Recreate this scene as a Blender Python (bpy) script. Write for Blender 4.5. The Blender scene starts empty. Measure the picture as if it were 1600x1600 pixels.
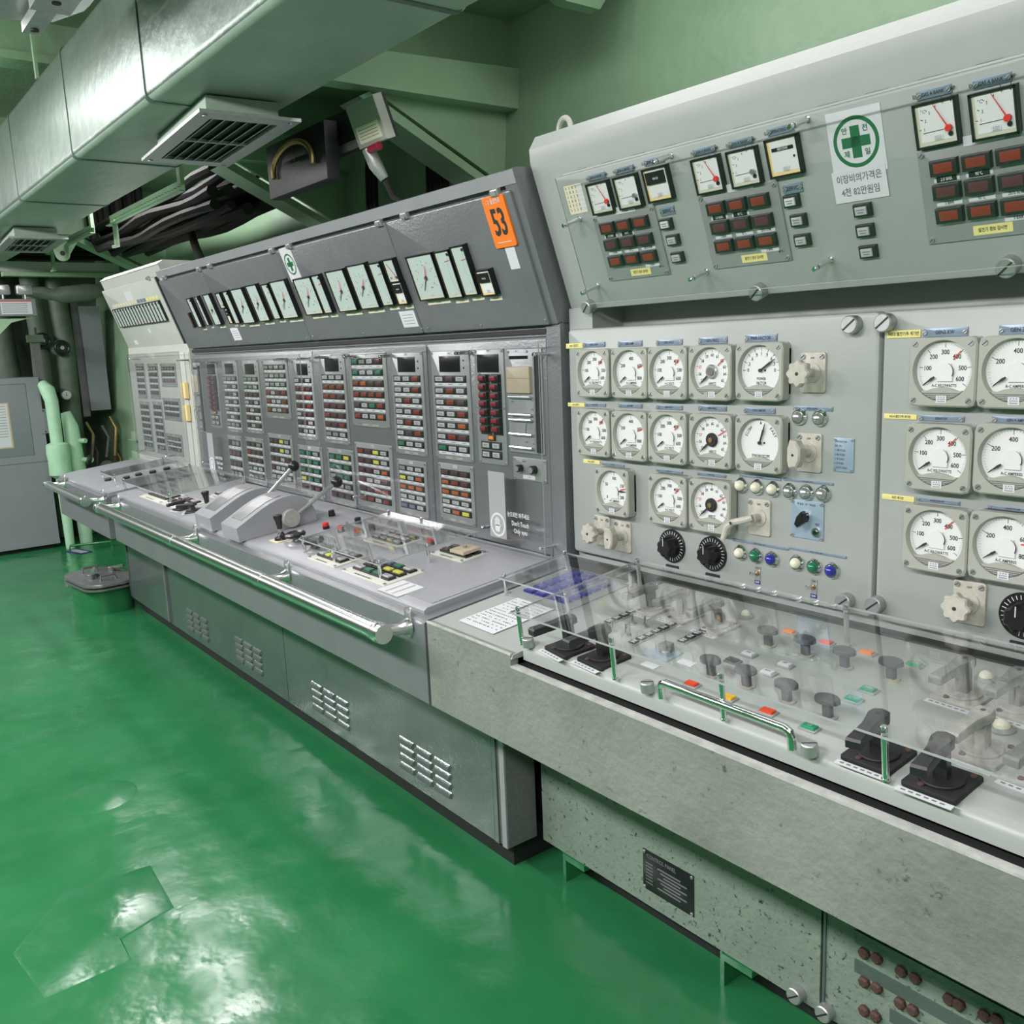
import bpy, math, random
from mathutils import Vector, Matrix
random.seed(7)
SC = bpy.context.scene
COL = SC.collection
V = Vector

# ---------------------------------------------------------------- camera
FOC = 1423.67
YAW, PIT, ROL = (math.radians(a) for a in (142.71, -10.387, -2.370))
CAM = V((0, 0, 1.52))
_f = V((math.cos(PIT) * math.cos(YAW), math.cos(PIT) * math.sin(YAW), math.sin(PIT)))
_r = _f.cross(V((0, 0, 1))).normalized()
_u = _r.cross(_f)
_r2 = _r * math.cos(ROL) + _u * math.sin(ROL)
_u2 = -_r * math.sin(ROL) + _u * math.cos(ROL)
cd = bpy.data.cameras.new('camera')
cd.sensor_width = 36
cd.lens = FOC / 1600 * 36
cd.clip_start = 0.02
cam = bpy.data.objects.new('camera', cd)
COL.objects.link(cam)
cam.matrix_world = Matrix(((_r2.x, _u2.x, -_f.x, CAM.x), (_r2.y, _u2.y, -_f.y, CAM.y), (_r2.z, _u2.z, -_f.z, CAM.z), (0, 0, 0, 1)))
SC.camera = cam

# ---------------------------------------------------------------- world, lights, exposure
W = bpy.data.worlds.new('world')
SC.world = W
W.use_nodes = True
W.node_tree.nodes['Background'].inputs[0].default_value = (0.75, 0.9, 0.85, 1)
W.node_tree.nodes['Background'].inputs[1].default_value = 0.02
vs = SC.view_settings
vs.view_transform = 'Standard'
vs.look = 'None'
vs.gamma = 1
vs.use_curve_mapping = False
vs.exposure = 0.47


def area(loc, sx, sy, power, color=(1.0, 0.955, 0.965), rot=(0, 0, 0)):
    l = bpy.data.lights.new('fluorescent_or_fill_light', 'AREA')
    l.shape = 'RECTANGLE'
    l.size, l.size_y, l.energy, l.color = sx, sy, power, color
    o = bpy.data.objects.new('fluorescent_or_fill_light', l)
    COL.objects.link(o)
    o.location, o.rotation_euler = loc, rot
    return o


for lx in (-7.6, -5.6, -3.6, -1.6, 0.4):
    area((lx, -0.95, 2.55), 1.25, 0.22, 44, rot=(math.radians(32), 0, 0))
area((-4.2, 0.55, 2.62), 1.2, 0.16, 9)
area((0.6, 0.9, 2.60), 1.25, 0.22, 14)
area((-1.3, 1.62, 2.72), 2.2, 0.16, 10, rot=(math.radians(30), 0, 0))  # added fill without a fitting, brightens the wall behind the duct
area((-5.6, 1.62, 2.70), 1.6, 0.16, 17, rot=(math.radians(15), 0, 0))
area((-6.6, 1.55, 2.30), 0.5, 0.10, 2)  # small added fill for the dark far end, no fitting there


# ---------------------------------------------------------------- materials
def mat(name, col, rough=0.5, metal=0.0, noise=0.0, nscale=6.0, bump=0.0, bscale=40.0, dark=None, spec=0.5, coat=0.0, stain=None):
    m = bpy.data.materials.new(name)
    m.use_nodes = True
    nt = m.node_tree
    b = nt.nodes['Principled BSDF']
    b.inputs['Base Color'].default_value = (*col, 1)
    b.inputs['Roughness'].default_value = rough
    b.inputs['Metallic'].default_value = metal
    b.inputs['Specular IOR Level'].default_value = spec
    b.inputs['Coat Weight'].default_value = coat
    b.inputs['Coat Roughness'].default_value = 0.12
    tc = nt.nodes.new('ShaderNodeNewGeometry')
    out = None
    if noise > 0:
        n = nt.nodes.new('ShaderNodeTexNoise')
        n.inputs['Scale'].default_value = nscale
        n.inputs['Detail'].default_value = 6
        n.inputs['Roughness'].default_value = 0.65
        nt.links.new(tc.outputs['Position'], n.inputs['Vector'])
        r = nt.nodes.new('ShaderNodeMapRange')
        r.inputs[1].default_value, r.inputs[2].default_value = 0.35, 0.7
        nt.links.new(n.outputs['Fac'], r.inputs[0])
        mx = nt.nodes.new('ShaderNodeMix')
        mx.data_type = 'RGBA'
        mx.inputs['A'].default_value = (*col, 1)
        d = dark or tuple(c * (1 - noise) for c in col)
        mx.inputs['B'].default_value = (*d, 1)
        nt.links.new(r.outputs[0], mx.inputs['Factor'])
        out = mx.outputs['Result']
    if stain:
        sc, lo, hi, scol = stain
        n = nt.nodes.new('ShaderNodeTexNoise')
        n.inputs['Scale'].default_value = sc
        n.inputs['Detail'].default_value = 8
        n.inputs['Roughness'].default_value = 0.7
        nt.links.new(tc.outputs['Position'], n.inputs['Vector'])
        r = nt.nodes.new('ShaderNodeMapRange')
        r.inputs[1].default_value, r.inputs[2].default_value = lo, hi
        nt.links.new(n.outputs['Fac'], r.inputs[0])
        mx = nt.nodes.new('ShaderNodeMix')
        mx.data_type = 'RGBA'
        if out:
            nt.links.new(out, mx.inputs['A'])
        else:
            mx.inputs['A'].default_value = (*col, 1)
        mx.inputs['B'].default_value = (*scol, 1)
        nt.links.new(r.outputs[0], mx.inputs['Factor'])
        out = mx.outputs['Result']
    if out:
        nt.links.new(out, b.inputs['Base Color'])
    if bump > 0:
        n2 = nt.nodes.new('ShaderNodeTexNoise')
        n2.inputs['Scale'].default_value = bscale
        n2.inputs['Detail'].default_value = 4
        nt.links.new(tc.outputs['Position'], n2.inputs['Vector'])
        bp = nt.nodes.new('ShaderNodeBump')
        bp.inputs['Strength'].default_value = bump
        bp.inputs['Distance'].default_value = 0.01
        nt.links.new(n2.outputs['Fac'], bp.inputs['Height'])
        nt.links.new(bp.outputs['Normal'], b.inputs['Normal'])
    return m


def acrylic(name, tint, gloss):
    m = bpy.data.materials.new(name)
    m.use_nodes = True
    nt = m.node_tree
    nt.nodes.remove(nt.nodes['Principled BSDF'])
    tr = nt.nodes.new('ShaderNodeBsdfTransparent')
    tr.inputs[0].default_value = (*tint, 1)
    gl = nt.nodes.new('ShaderNodeBsdfGlossy')
    gl.inputs['Roughness'].default_value = 0.03
    lw = nt.nodes.new('ShaderNodeLayerWeight')
    pw = nt.nodes.new('ShaderNodeMath')
    pw.operation = 'POWER'
    pw.inputs[1].default_value = 4.0
    nt.links.new(lw.outputs['Facing'], pw.inputs[0])
    mu = nt.nodes.new('ShaderNodeMath')
    mu.operation = 'MULTIPLY_ADD'
    mu.inputs[1].default_value = gloss
    mu.inputs[2].default_value = 0.035
    nt.links.new(pw.outputs[0], mu.inputs[0])
    mx = nt.nodes.new('ShaderNodeMixShader')
    nt.links.new(mu.outputs[0], mx.inputs[0])
    nt.links.new(tr.outputs[0], mx.inputs[1])
    nt.links.new(gl.outputs[0], mx.inputs[2])
    nt.links.new(mx.outputs[0], nt.nodes['Material Output'].inputs[0])
    return m


def glow(name, col, s):
    m = mat(name, col, 0.4)
    b = m.node_tree.nodes['Principled BSDF']
    b.inputs['Emission Color'].default_value = (*col, 1)
    b.inputs['Emission Strength'].default_value = s
    return m


def floor_mat():
    m = mat('green_deck_paint', (0.010, 0.205, 0.058), 0.26, spec=0.6)
    nt = m.node_tree
    b = nt.nodes['Principled BSDF']
    g = nt.nodes.new('ShaderNodeNewGeometry')

    def noise(sc, det):
        n = nt.nodes.new('ShaderNodeTexNoise')
        n.inputs['Scale'].default_value = sc
        n.inputs['Detail'].default_value = det
        nt.links.new(g.outputs['Position'], n.inputs['Vector'])
        return n
    a, c, d = noise(1.3, 3), noise(7, 3), noise(60, 3)
    mx = nt.nodes.new('ShaderNodeMix')
    mx.data_type = 'RGBA'
    mx.inputs['A'].default_value = (0.008, 0.115, 0.036, 1)
    mx.inputs['B'].default_value = (0.036, 0.22, 0.085, 1)
    nt.links.new(noise(2.2, 6).outputs['Fac'], mx.inputs['Factor'])
    nt.links.new(mx.outputs['Result'], b.inputs['Base Color'])
    r = nt.nodes.new('ShaderNodeMapRange')
    r.inputs[1].default_value, r.inputs[2].default_value = 0.3, 0.7
    r.inputs[3].default_value, r.inputs[4].default_value = 0.12, 0.30
    nt.links.new(c.outputs['Fac'], r.inputs[0])
    nt.links.new(r.outputs[0], b.inputs['Roughness'])
    b1 = nt.nodes.new('ShaderNodeBump')
    b1.inputs['Strength'].default_value = 0.75
    b1.inputs['Distance'].default_value = 0.05
    nt.links.new(a.outputs['Fac'], b1.inputs['Height'])
    b2 = nt.nodes.new('ShaderNodeBump')
    b2.inputs['Strength'].default_value = 0.5
    b2.inputs['Distance'].default_value = 0.008
    nt.links.new(c.outputs['Fac'], b2.inputs['Height'])
    nt.links.new(b1.outputs[0], b2.inputs['Normal'])
    b3 = nt.nodes.new('ShaderNodeBump')
    b3.inputs['Strength'].default_value = 0.12
    b3.inputs['Distance'].default_value = 0.002
    nt.links.new(d.outputs['Fac'], b3.inputs['Height'])
    nt.links.new(b2.outputs[0], b3.inputs['Normal'])
    nt.links.new(b3.outputs[0], b.inputs['Normal'])
    return m


FLOOR = floor_mat()
WALL = mat('pale_green_paint', (0.27, 0.43, 0.27), 0.42, noise=0.2, nscale=2.5, bump=0.25, bscale=25)
WALLD = mat('unlit_green_wall_paint', (0.09, 0.13, 0.09), 0.5, noise=0.3, nscale=4, bump=0.25, bscale=30)  # wall green darkened in the colour, standing for the unlit far end
BEAMG = mat('light_green_beam_paint', (0.33, 0.50, 0.32), 0.38, noise=0.15, nscale=4, bump=0.3, bscale=18)
DUCTM = mat('satin_green_grey_duct_paint', (0.19, 0.25, 0.215), 0.37, metal=0.55, noise=0.25, nscale=3, bump=0.35, bscale=14)
DUCTG = mat('green_neck_and_bounce_paint', (0.33, 0.43, 0.35), 0.4, noise=0.15, nscale=4, bump=0.3, bscale=16)
GREY = mat('grey_console_paint', (0.205, 0.215, 0.228), 0.30, metal=0.3, noise=0.12, nscale=9, bump=0.12, bscale=120)
GREYD = mat('grey_green_kick_paint', (0.155, 0.20, 0.185), 0.22, metal=0.5, noise=0.2, nscale=5, bump=0.1, bscale=90)
GREYL = mat('light_grey_desk_paint', (0.34, 0.35, 0.375), 0.34, metal=0.2, noise=0.10, nscale=8, bump=0.1, bscale=120)
PALE = mat('pale_grey_green_enamel', (0.33, 0.362, 0.342), 0.38, noise=0.07, nscale=5, bump=0.035, bscale=90)
LEFTP = mat('pale_beige_enamel', (0.50, 0.52, 0.48), 0.42, noise=0.06, nscale=6)
WORN = mat('worn_grey_green_paint', (0.25, 0.27, 0.24), 0.42, noise=0.35, nscale=3.5, bump=0.35, bscale=60, stain=(38, 0.62, 0.70, (0.07, 0.09, 0.07)))
WORN2 = mat('speckled_grey_green_paint', (0.225, 0.29, 0.235), 0.42, noise=0.2, nscale=5, bump=0.3, bscale=70, stain=(75, 0.585, 0.63, (0.03, 0.045, 0.035)))
CHIP = mat('chipped_pale_edge_paint', (0.52, 0.53, 0.51), 0.4, noise=0.35, nscale=30)
BLACK = mat('black_plastic', (0.012, 0.012, 0.013), 0.30)
MBLACK = mat('matt_black', (0.012, 0.012, 0.014), 0.55)
VOID = mat('dark_steel_and_gap_shade', (0.012, 0.014, 0.014), 0.7)  # near black for inner steel, also painted-in shade below the consoles
RAILM = mat('polished_aluminium', (0.86, 0.87, 0.88), 0.24, metal=1.0)
LEVERC = mat('worn_cream_plastic', (0.50, 0.49, 0.42), 0.45, noise=0.25, nscale=50)
CHARC = mat('charcoal_plastic', (0.062, 0.068, 0.082), 0.42)
CHROME = mat('polished_chrome', (0.78, 0.79, 0.80), 0.14, metal=1.0)
STEEL = mat('brushed_steel', (0.50, 0.51, 0.51), 0.42, metal=0.75, noise=0.2, nscale=60)
ALU = mat('worn_aluminium', (0.62, 0.63, 0.64), 0.32, metal=0.9, noise=0.2, nscale=30)
WHITE = mat('white_dial_enamel', (0.68, 0.70, 0.69), 0.35)
PAPER = mat('white_paper', (0.58, 0.60, 0.62), 0.7)
DIALM = mat('pale_green_white_dial', (0.44, 0.53, 0.50), 0.3)
CREAM = mat('cream_plastic', (0.70, 0.66, 0.50), 0.4)
CREAMF = mat('cream_frame', (0.58, 0.58, 0.44), 0.4)
BEIGE = mat('beige_plastic', (0.42, 0.36, 0.26), 0.45)
AMBER = mat('aged_yellow_liner', (0.80, 0.62, 0.28), 0.5)
INK = mat('black_ink', (0.02, 0.02, 0.02), 0.6)
INKG = mat('grey_ink', (0.16, 0.17, 0.18), 0.6)
REDP = mat('red_paint', (0.65, 0.03, 0.03), 0.4)
PINKR = mat('red_scale_mark', (0.70, 0.06, 0.10), 0.5)
ORANGE = mat('orange_sign_plastic', (0.85, 0.20, 0.02), 0.45)
GREENS = mat('safety_green_ink', (0.012, 0.13, 0.05), 0.5)
YELLOW = mat('yellow_tape', (0.72, 0.66, 0.25), 0.6)
BLUEP = mat('blue_grey_nameplate', (0.21, 0.28, 0.36), 0.35, metal=0.3)
BLUEL = mat('light_blue_plate', (0.28, 0.38, 0.46), 0.35, metal=0.2)
CASE = mat('grey_green_meter_case', (0.36, 0.375, 0.33), 0.35, bump=0.08, bscale=200)
MODP = mat('satin_module_plate', (0.33, 0.345, 0.345), 0.33, metal=0.35)
MODC = mat('cream_module_plate', (0.55, 0.55, 0.49), 0.4)
SCREEN = mat('dark_screen', (0.012, 0.012, 0.014), 0.22)
BHOUS = mat('black_button_housing', (0.018, 0.02, 0.02), 0.35)
L_ = {
    'K': mat('unlit_dark_lens', (0.075, 0.045, 0.045), 0.3),
    'R': mat('unlit_red_lens', (0.20, 0.035, 0.022), 0.3),
    'O': mat('unlit_orange_lens', (0.36, 0.09, 0.03), 0.3),
    'M': mat('maroon_lens', (0.10, 0.03, 0.04), 0.3),
    'G': mat('green_lens', (0.03, 0.16, 0.09), 0.3),
    'Y': mat('yellow_lens', (0.55, 0.55, 0.08), 0.3),
    'W': mat('white_grey_lens', (0.42, 0.43, 0.44), 0.35),
    'B': mat('blue_grey_lens', (0.12, 0.14, 0.24), 0.3),
    'E': mat('grey_green_lens', (0.22, 0.26, 0.23), 0.35),
}
BLUEB = mat('indigo_button', (0.055, 0.06, 0.30), 0.3)
MAROON = mat('maroon_button', (0.20, 0.012, 0.03), 0.35)
ORG2 = mat('orange_indicator', (0.85, 0.22, 0.03), 0.3)
RED2 = mat('red_indicator', (0.72, 0.07, 0.02), 0.3)
GRN2 = mat('green_indicator', (0.02, 0.28, 0.13), 0.3)
YEL2 = mat('yellow_indicator', (0.85, 0.50, 0.03), 0.3)
JEWG = mat('green_jewel', (0.01, 0.16, 0.07), 0.12, coat=0.6)
JEWB = mat('blue_jewel', (0.02, 0.025, 0.30), 0.12, coat=0.6)
IVORY = mat('ivory_dome', (0.72, 0.70, 0.56), 0.3)
LEVERP = mat('worn_grey_lever', (0.40, 0.40, 0.37), 0.45, noise=0.3, nscale=60)
LEVERD = mat('dark_grey_lever', (0.16, 0.165, 0.165), 0.42, noise=0.3, nscale=60)
LEVERB = mat('black_lever', (0.02, 0.02, 0.022), 0.33)
BRASS = mat('brass', (0.42, 0.29, 0.13), 0.4, metal=0.9)
RUST = mat('rusty_screw', (0.085, 0.045, 0.035), 0.7)
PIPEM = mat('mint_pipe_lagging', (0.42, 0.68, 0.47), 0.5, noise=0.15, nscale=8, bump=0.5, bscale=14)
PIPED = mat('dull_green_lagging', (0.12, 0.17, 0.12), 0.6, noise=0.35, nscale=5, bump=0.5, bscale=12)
CABIN = mat('blue_grey_cabinet_paint', (0.23, 0.255, 0.275), 0.45, noise=0.08, nscale=6)
CABLE = mat('dark_cable_sheath', (0.018, 0.017, 0.016), 0.75, spec=0.25)
CABG = mat('dark_green_painted_cable', (0.05, 0.075, 0.05), 0.5)
TAN = mat('tan_cardboard', (0.5, 0.40, 0.25), 0.7)
HATCHM = mat('grey_hatch_steel', (0.30, 0.30, 0.31), 0.35, metal=0.6, noise=0.25, nscale=25)
NAVY = mat('navy_tag', (0.02, 0.025, 0.16), 0.45)
ACR = acrylic('clear_acrylic', (0.982, 0.987, 0.985), 0.9)
ACRE = mat('acrylic_cut_edge', (0.36, 0.39, 0.39), 0.25)
TUBE = glow('fluorescent_tube', (0.93, 1.0, 0.97), 14)


# ---------------------------------------------------------------- mesh builder
class MB:
    def __init__(s):
        s.v, s.f, s.mi, s.mats, s.fl = [], [], [], [], []

    def add(s, vs_, fs, m, T=None, flat=()):
        o = len(s.v)
        s.v += [(T @ V(p))[:] if T else tuple(p) for p in vs_]
        if m not in s.mats:
            s.mats.append(m)
        k = s.mats.index(m)
        s.f += [tuple(i + o for i in f) for f in fs]
        s.mi += [k] * len(fs)
        s.fl += [not (flat is True or (flat and i in flat)) for i in range(len(fs))]
        return s

    def box(s, x0, x1, y0, y1, z0, z1, m, T=None):
        p = [(x, y, z) for z in (z0, z1) for y in (y0, y1) for x in (x0, x1)]
        return s.add(p, [(0, 2, 3, 1), (4, 5, 7, 6), (0, 1, 5, 4), (2, 6, 7, 3), (0, 4, 6, 2), (1, 3, 7, 5)], m, T, True)

    def rings(s, rings, m, T=None, cap0=True, cap1=True, closed=True):
        n = len(rings[0])
        vs_ = [p for r in rings for p in r]
        fs = []
        for k in range(len(rings) - 1):
            for i in range(n if closed else n - 1):
                j = (i + 1) % n
                fs.append((k * n + i, k * n + j, (k + 1) * n + j, (k + 1) * n + i))
        k = len(fs)
        if cap0:
            fs.append(tuple(range(n - 1, -1, -1)))
        if cap1:
            fs.append(tuple((len(rings) - 1) * n + i for i in range(n)))
        return s.add(vs_, fs, m, T, set(range(k, len(fs))) | {-1})

    def slab(s, x0, x1, y0, y1, z0, z1, m, r=0.0, c=0.0, T=None, seg=4):
        """a plate with rounded corners (r) and a chamfered outer edge (c); z is the outward side"""
        def ring(d, z):
            a, b, e, g = x0 + d, x1 - d, y0 + d, y1 - d
            rr = max(r - d, 0)
            if rr < 1e-5:
                return [(a, e, z), (b, e, z), (b, g, z), (a, g, z)] if r < 1e-5 else [q for p in ((a, e), (b, e), (b, g), (a, g)) for q in [(p[0], p[1], z)] * (seg + 1)]
            out = []
            for cx, cy, a0 in ((a + rr, e + rr, 180), (b - rr, e + rr, 270), (b - rr, g - rr, 0), (a + rr, g - rr, 90)):
                for i in range(seg + 1):
                    t = math.radians(a0 + 90 * i / seg)
                    out.append((cx + rr * math.cos(t), cy + rr * math.sin(t), z))
            return out
        rs = [ring(0, z0), ring(0, z1 - c)]
        if c > 0:
            rs.append(ring(c * 0.35, z1 - c * 0.3))
            rs.append(ring(c, z1))
        return s.rings(rs, m, T)

    def lathe(s, prof, m, n=20, T=None):
        rs = [[(r * math.cos(2 * math.pi * i / n), r * math.sin(2 * math.pi * i / n), z) for i in range(n)] for r, z in prof]
        return s.rings(rs, m, T, prof[0][0] > 1e-6, prof[-1][0] > 1e-6)

    def cyl(s, x, y, z0, z1, r, m, n=16, c=0.0, r0=None, T=None):
        A = Matrix.Translation((x, y, 0))
        if T:
            A = T @ A
        pr = [(r0 if r0 else r, z0), (r, z1 - c)] + ([(r - c, z1)] if c > 0 else [])
        return s.lathe(pr, m, n, A)

    def dome(s, x, y, z, r, m, h=1.0, n=16, T=None):
        A = Matrix.Translation((x, y, z))
        if T:
            A = T @ A
        return s.lathe([(r * math.cos(a), r * h * math.sin(a)) for a in (i * math.pi / 12 for i in range(7))][:-1] + [(r * 0.02, r * h)], m, n, A)

    def ball(s, p, r, m, n=16, k=10):
        return s.lathe([(max(r * math.sin(math.pi * i / k), r * 0.01), -r * math.cos(math.pi * i / k)) for i in range(k + 1)], m, n, Matrix.Translation(p))

    def tube(s, pts, r, m, n=10, T=None):
        pts = [V(p) for p in pts]
        rs = r if isinstance(r, (list, tuple)) else [r] * len(pts)
        rings, up = [], None
        for i, p in enumerate(pts):
            d = (pts[min(i + 1, len(pts) - 1)] - pts[max(i - 1, 0)]).normalized()
            if up is None:
                up = V((0, 0, 1)) if abs(d.z) < 0.9 else V((1, 0, 0))
            a = (up - d * up.dot(d)).normalized()
            b = d.cross(a)
            up = a
            rings.append([tuple(p + (a * math.cos(2 * math.pi * k / n) + b * math.sin(2 * math.pi * k / n)) * rs[i]) for k in range(n)])
        return s.rings(rings, m, T)

    def prism(s, poly, z0, z1, m, T=None, c=0.0):
        """poly in local xy, counter-clockwise"""
        rs = [[(x, y, z0) for x, y in poly], [(x, y, z1 - c) for x, y in poly]]
        if c > 0:
            cx, cy = sum(p[0] for p in poly) / len(poly), sum(p[1] for p in poly) / len(poly)
            def ins(x, y):
                d = math.hypot(x - cx, y - cy) or 1
                return (x - (x - cx) / d * c, y - (y - cy) / d * c, z1)
            rs.append([ins(x, y) for x, y in poly])
        return s.rings(rs, m, T)

    def text(s, t, x, y, h, m, z=0.0, align='CENTER', sx=1.0, T=None, rot=0.0):
        vs_, fs = glyphs(t, align)
        if not fs:
            return s
        A = Matrix.Translation((x, y, z)) @ Matrix.Rotation(rot, 4, 'Z') @ Matrix.Diagonal((h * sx, h, 1, 1))
        if T:
            A = T @ A
        return s.add(vs_, fs, m, A, True)

    def mesh(s, name):
        me = bpy.data.meshes.new(name)
        me.from_pydata(s.v, [], s.f)
        for m in s.mats:
            me.materials.append(m)
        me.polygons.foreach_set('material_index', s.mi)
        me.polygons.foreach_set('use_smooth', s.fl)
        me.update()
        me.set_sharp_from_angle(angle=math.radians(32))
        return me


_G = {}


def glyphs(t, align):
    """flat lettering, capital height 1, centred on y"""
    if (t, align) in _G:
        return _G[t, align]
    c = bpy.data.curves.new('lettering', 'FONT')
    c.body = t
    c.align_x = align
    c.align_y = 'CENTER'
    c.size = 1.4
    c.resolution_u = 2
    c.offset = 0.022
    o = bpy.data.objects.new('lettering', c)
    me = bpy.data.meshes.new_from_object(o)
    r = ([v.co[:] for v in me.vertices], [tuple(p.vertices) for p in me.polygons])
    bpy.data.objects.remove(o)
    bpy.data.meshes.remove(me)
    bpy.data.curves.remove(c)
    _G[t, align] = r
    return r


# ---------------------------------------------------------------- objects
def link(name, data, M=None, parent=None, label=None, cat=None, group=None, kind=None):
    o = bpy.data.objects.new(name, data)
    COL.objects.link(o)
    if parent is not None:
        o.parent = parent
    if M is not None:
        o.matrix_basis = M
    for k, v_ in (('label', label), ('category', cat), ('group', group), ('kind', kind)):
        if v_:
            o[k] = v_
    return o


def child(parent, name, mb, label=None, kind=None, M=None):
    return link(name, mb.mesh(name) if isinstance(mb, MB) else mb, M, parent, label, kind=kind)


def struct(name, mb):
    return link(name, mb.mesh(name), kind='structure')


def root(name, M, label, cat, group=None):
    return link(name, None, M, None, label, cat, group)


PROTO = {}


def place(key, build, M, name, label, cat, group=None):
    """the first call builds the thing's meshes, later calls copy them: parts = [(name, MB, [sub-parts], label), ...]"""
    if key not in PROTO:
        def conv(l):
            return [(p[0], p[1].mesh(p[0]) if isinstance(p[1], MB) else p[1], conv(p[2]) if len(p) > 2 and p[2] else [], p[3] if len(p) > 3 else None, p[4] if len(p) > 4 else None) for p in l]
        b = build()
        PROTO[key] = conv(b) if isinstance(b, list) else b.mesh(name)
    pr = PROTO[key]
    if not isinstance(pr, list):
        return link(name, pr, M, None, label, cat, group)
    r = root(name, M, label, cat, group)

    def inst(l, par):
        for n, me, sub, lab, mm in l:
            inst(sub, link(n, me, mm, par, lab))
    inst(pr, r)
    return r


class Fr:
    """a real flat surface of the place: origin, u to the right, v up the surface, n out of it"""
    def __init__(s, o, v, u=(1, 0, 0)):
        s.o, s.u, s.v = V(o), V(u), V(v).normalized()
        s.n = s.u.cross(s.v)

    def px(s, x, y, w=0.0):
        d = _r2 * ((x - 800) / FOC) - _u2 * ((y - 800) / FOC) + _f
        q = s.o + s.n * w
        p = CAM + d * ((q - CAM).dot(s.n) / d.dot(s.n)) - q
        return p.dot(s.u), p.dot(s.v)

    def M(s, u, v, w=0.0, rot=0.0):
        p = s.o + s.u * u + s.v * v + s.n * w
        R = Matrix(((s.u.x, s.v.x, s.n.x, p.x), (s.u.y, s.v.y, s.n.y, p.y), (s.u.z, s.v.z, s.n.z, p.z), (0, 0, 0, 1)))
        return R @ Matrix.Rotation(rot, 4, 'Z')

    def at(s, x, y, w=0.0, rot=0.0):
        return s.M(*s.px(x, y, w), w, rot)

    def rect(s, x0, y0, x1, y1, w=0.0):
        """a surface rectangle from the place of its top-left and bottom-right corners: centre, size"""
        a, b = s.px(x0, y0, w), s.px(x1, y1, w)
        return (a[0] + b[0]) / 2, (a[1] + b[1]) / 2, b[0] - a[0], a[1] - b[1]


def ray(x, y, axis, k):
    d = _r2 * ((x - 800) / FOC) - _u2 * ((y - 800) / FOC) + _f
    return CAM + d * ((k - CAM[axis]) / d[axis])


TD = math.radians(6.5)
TH = math.radians(19.3)
DESK = Fr((0, 1.2, 0.818), (0, math.cos(TD), math.sin(TD)))        # desk tops
GP = Fr((0, 1.705, 0), (0, 0, 1))                                  # grey upright panel
GH = Fr((0, 1.697, 1.575), (0, -math.sin(TH), math.cos(TH)))       # grey hood face
LP = Fr((0, 1.705, 0), (0, 0, 1))
LH = Fr((0, 1.731, 1.600), (0, -math.sin(TH), math.cos(TH)))       # left console hood face
RP = Fr((0, 1.712, 0), (0, 0, 1))                                  # switchboard upright panel
RH = Fr((0, 1.733, 1.608), (0, -math.sin(TH), math.cos(TH)))       # switchboard hood face
BEAMX = -2.97
T3 = Matrix.Translation
RY = lambda a: Matrix.Rotation(math.radians(a), 4, 'Y')
RX = lambda a: Matrix.Rotation(math.radians(a), 4, 'X')
RZ = lambda a: Matrix.Rotation(math.radians(a), 4, 'Z')


def arc(r, a, cx=0.0, cy=0.0):
    t = math.radians(a)
    return cx + r * math.cos(t), cy + r * math.sin(t)


def bar2(b, p, q, w0, w1, z, m, h=0.0006):
    """thin tapered bar between two points of a dial"""
    p, q = V((*p, 0)), V((*q, 0))
    d = (q - p).normalized()
    n = V((-d.y, d.x, 0))
    pts = [p - n * w0, q - n * w1, q + n * w1, p + n * w0]
    b.rings([[(a.x, a.y, z) for a in pts], [(a.x, a.y, z + h) for a in pts]], m)

# ================================================================ the room
XL, XR, YF, ZC = -9.3, 2.2, -3.0, 2.98
b = MB()
b.box(XL, XR, YF, 2.6, -0.06, 0.0, FLOOR)
struct('floor', b)
struct('ceiling', MB().box(XL, XR, YF, 2.6, ZC, ZC + 0.06, WALL))
wy = lambda z: 2.30 + (z - 2.23) * 0.084
struct('wall_back', MB().rings([[(XL, wy(0), 0), (XR, wy(0), 0), (XR, 2.62, 0), (XL, 2.62, 0)], [(XL, wy(ZC), ZC), (XR, wy(ZC), ZC), (XR, 2.62, ZC), (XL, 2.62, ZC)]], WALL))
struct('wall_left', MB().box(XL - 0.08, XL, YF, 2.6, 0, ZC, WALLD))
struct('wall_right', MB().box(XR, XR + 0.08, YF, 2.6, 0, ZC, WALL))
struct('wall_front', MB().box(XL, XR, YF - 0.08, YF, 0, ZC, WALL))
# stringer where the hull side meets the deck head
struct('trim_1', MB().box(XL, XR, 1.98, 2.40, 2.74, 2.80, WALL))


def web(x, n, knee=True):
    """deep frame against the hull: plate, ledge and knee with its face bar"""
    b = MB()
    T = Matrix(((0, 0, 1, x), (1, 0, 0, 0), (0, 1, 0, 0), (0, 0, 0, 1)))      # local (y, z, x)
    b.prism([(1.45, 2.50), (2.36, 2.50), (2.36, ZC), (1.45, ZC)], -0.02, 0.0, WALL, T)
    b.prism([(1.40, 2.405), (2.33, 2.405), (2.375, 2.49), (2.375, 2.555), (1.40, 2.515)], 0.0, 0.075, BEAMG, T, c=0.006)
    b.prism([(1.72, 2.42), (2.305, 2.13), (2.34, 2.42)], -0.02, 0.0, BEAMG, T)
    if knee:
        b.prism([(1.66, 2.385), (2.31, 2.065), (2.335, 2.085), (1.70, 2.405)], -0.13, 0.02, BEAMG, T)
    # small lightening bracket foot along the hull
    b.prism([(2.22, 1.2), (2.27, 1.2), (2.34, 2.14), (2.29, 2.14)], -0.03, 0.0, WALL, T)
    struct(f'trim_{n}', b)


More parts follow.
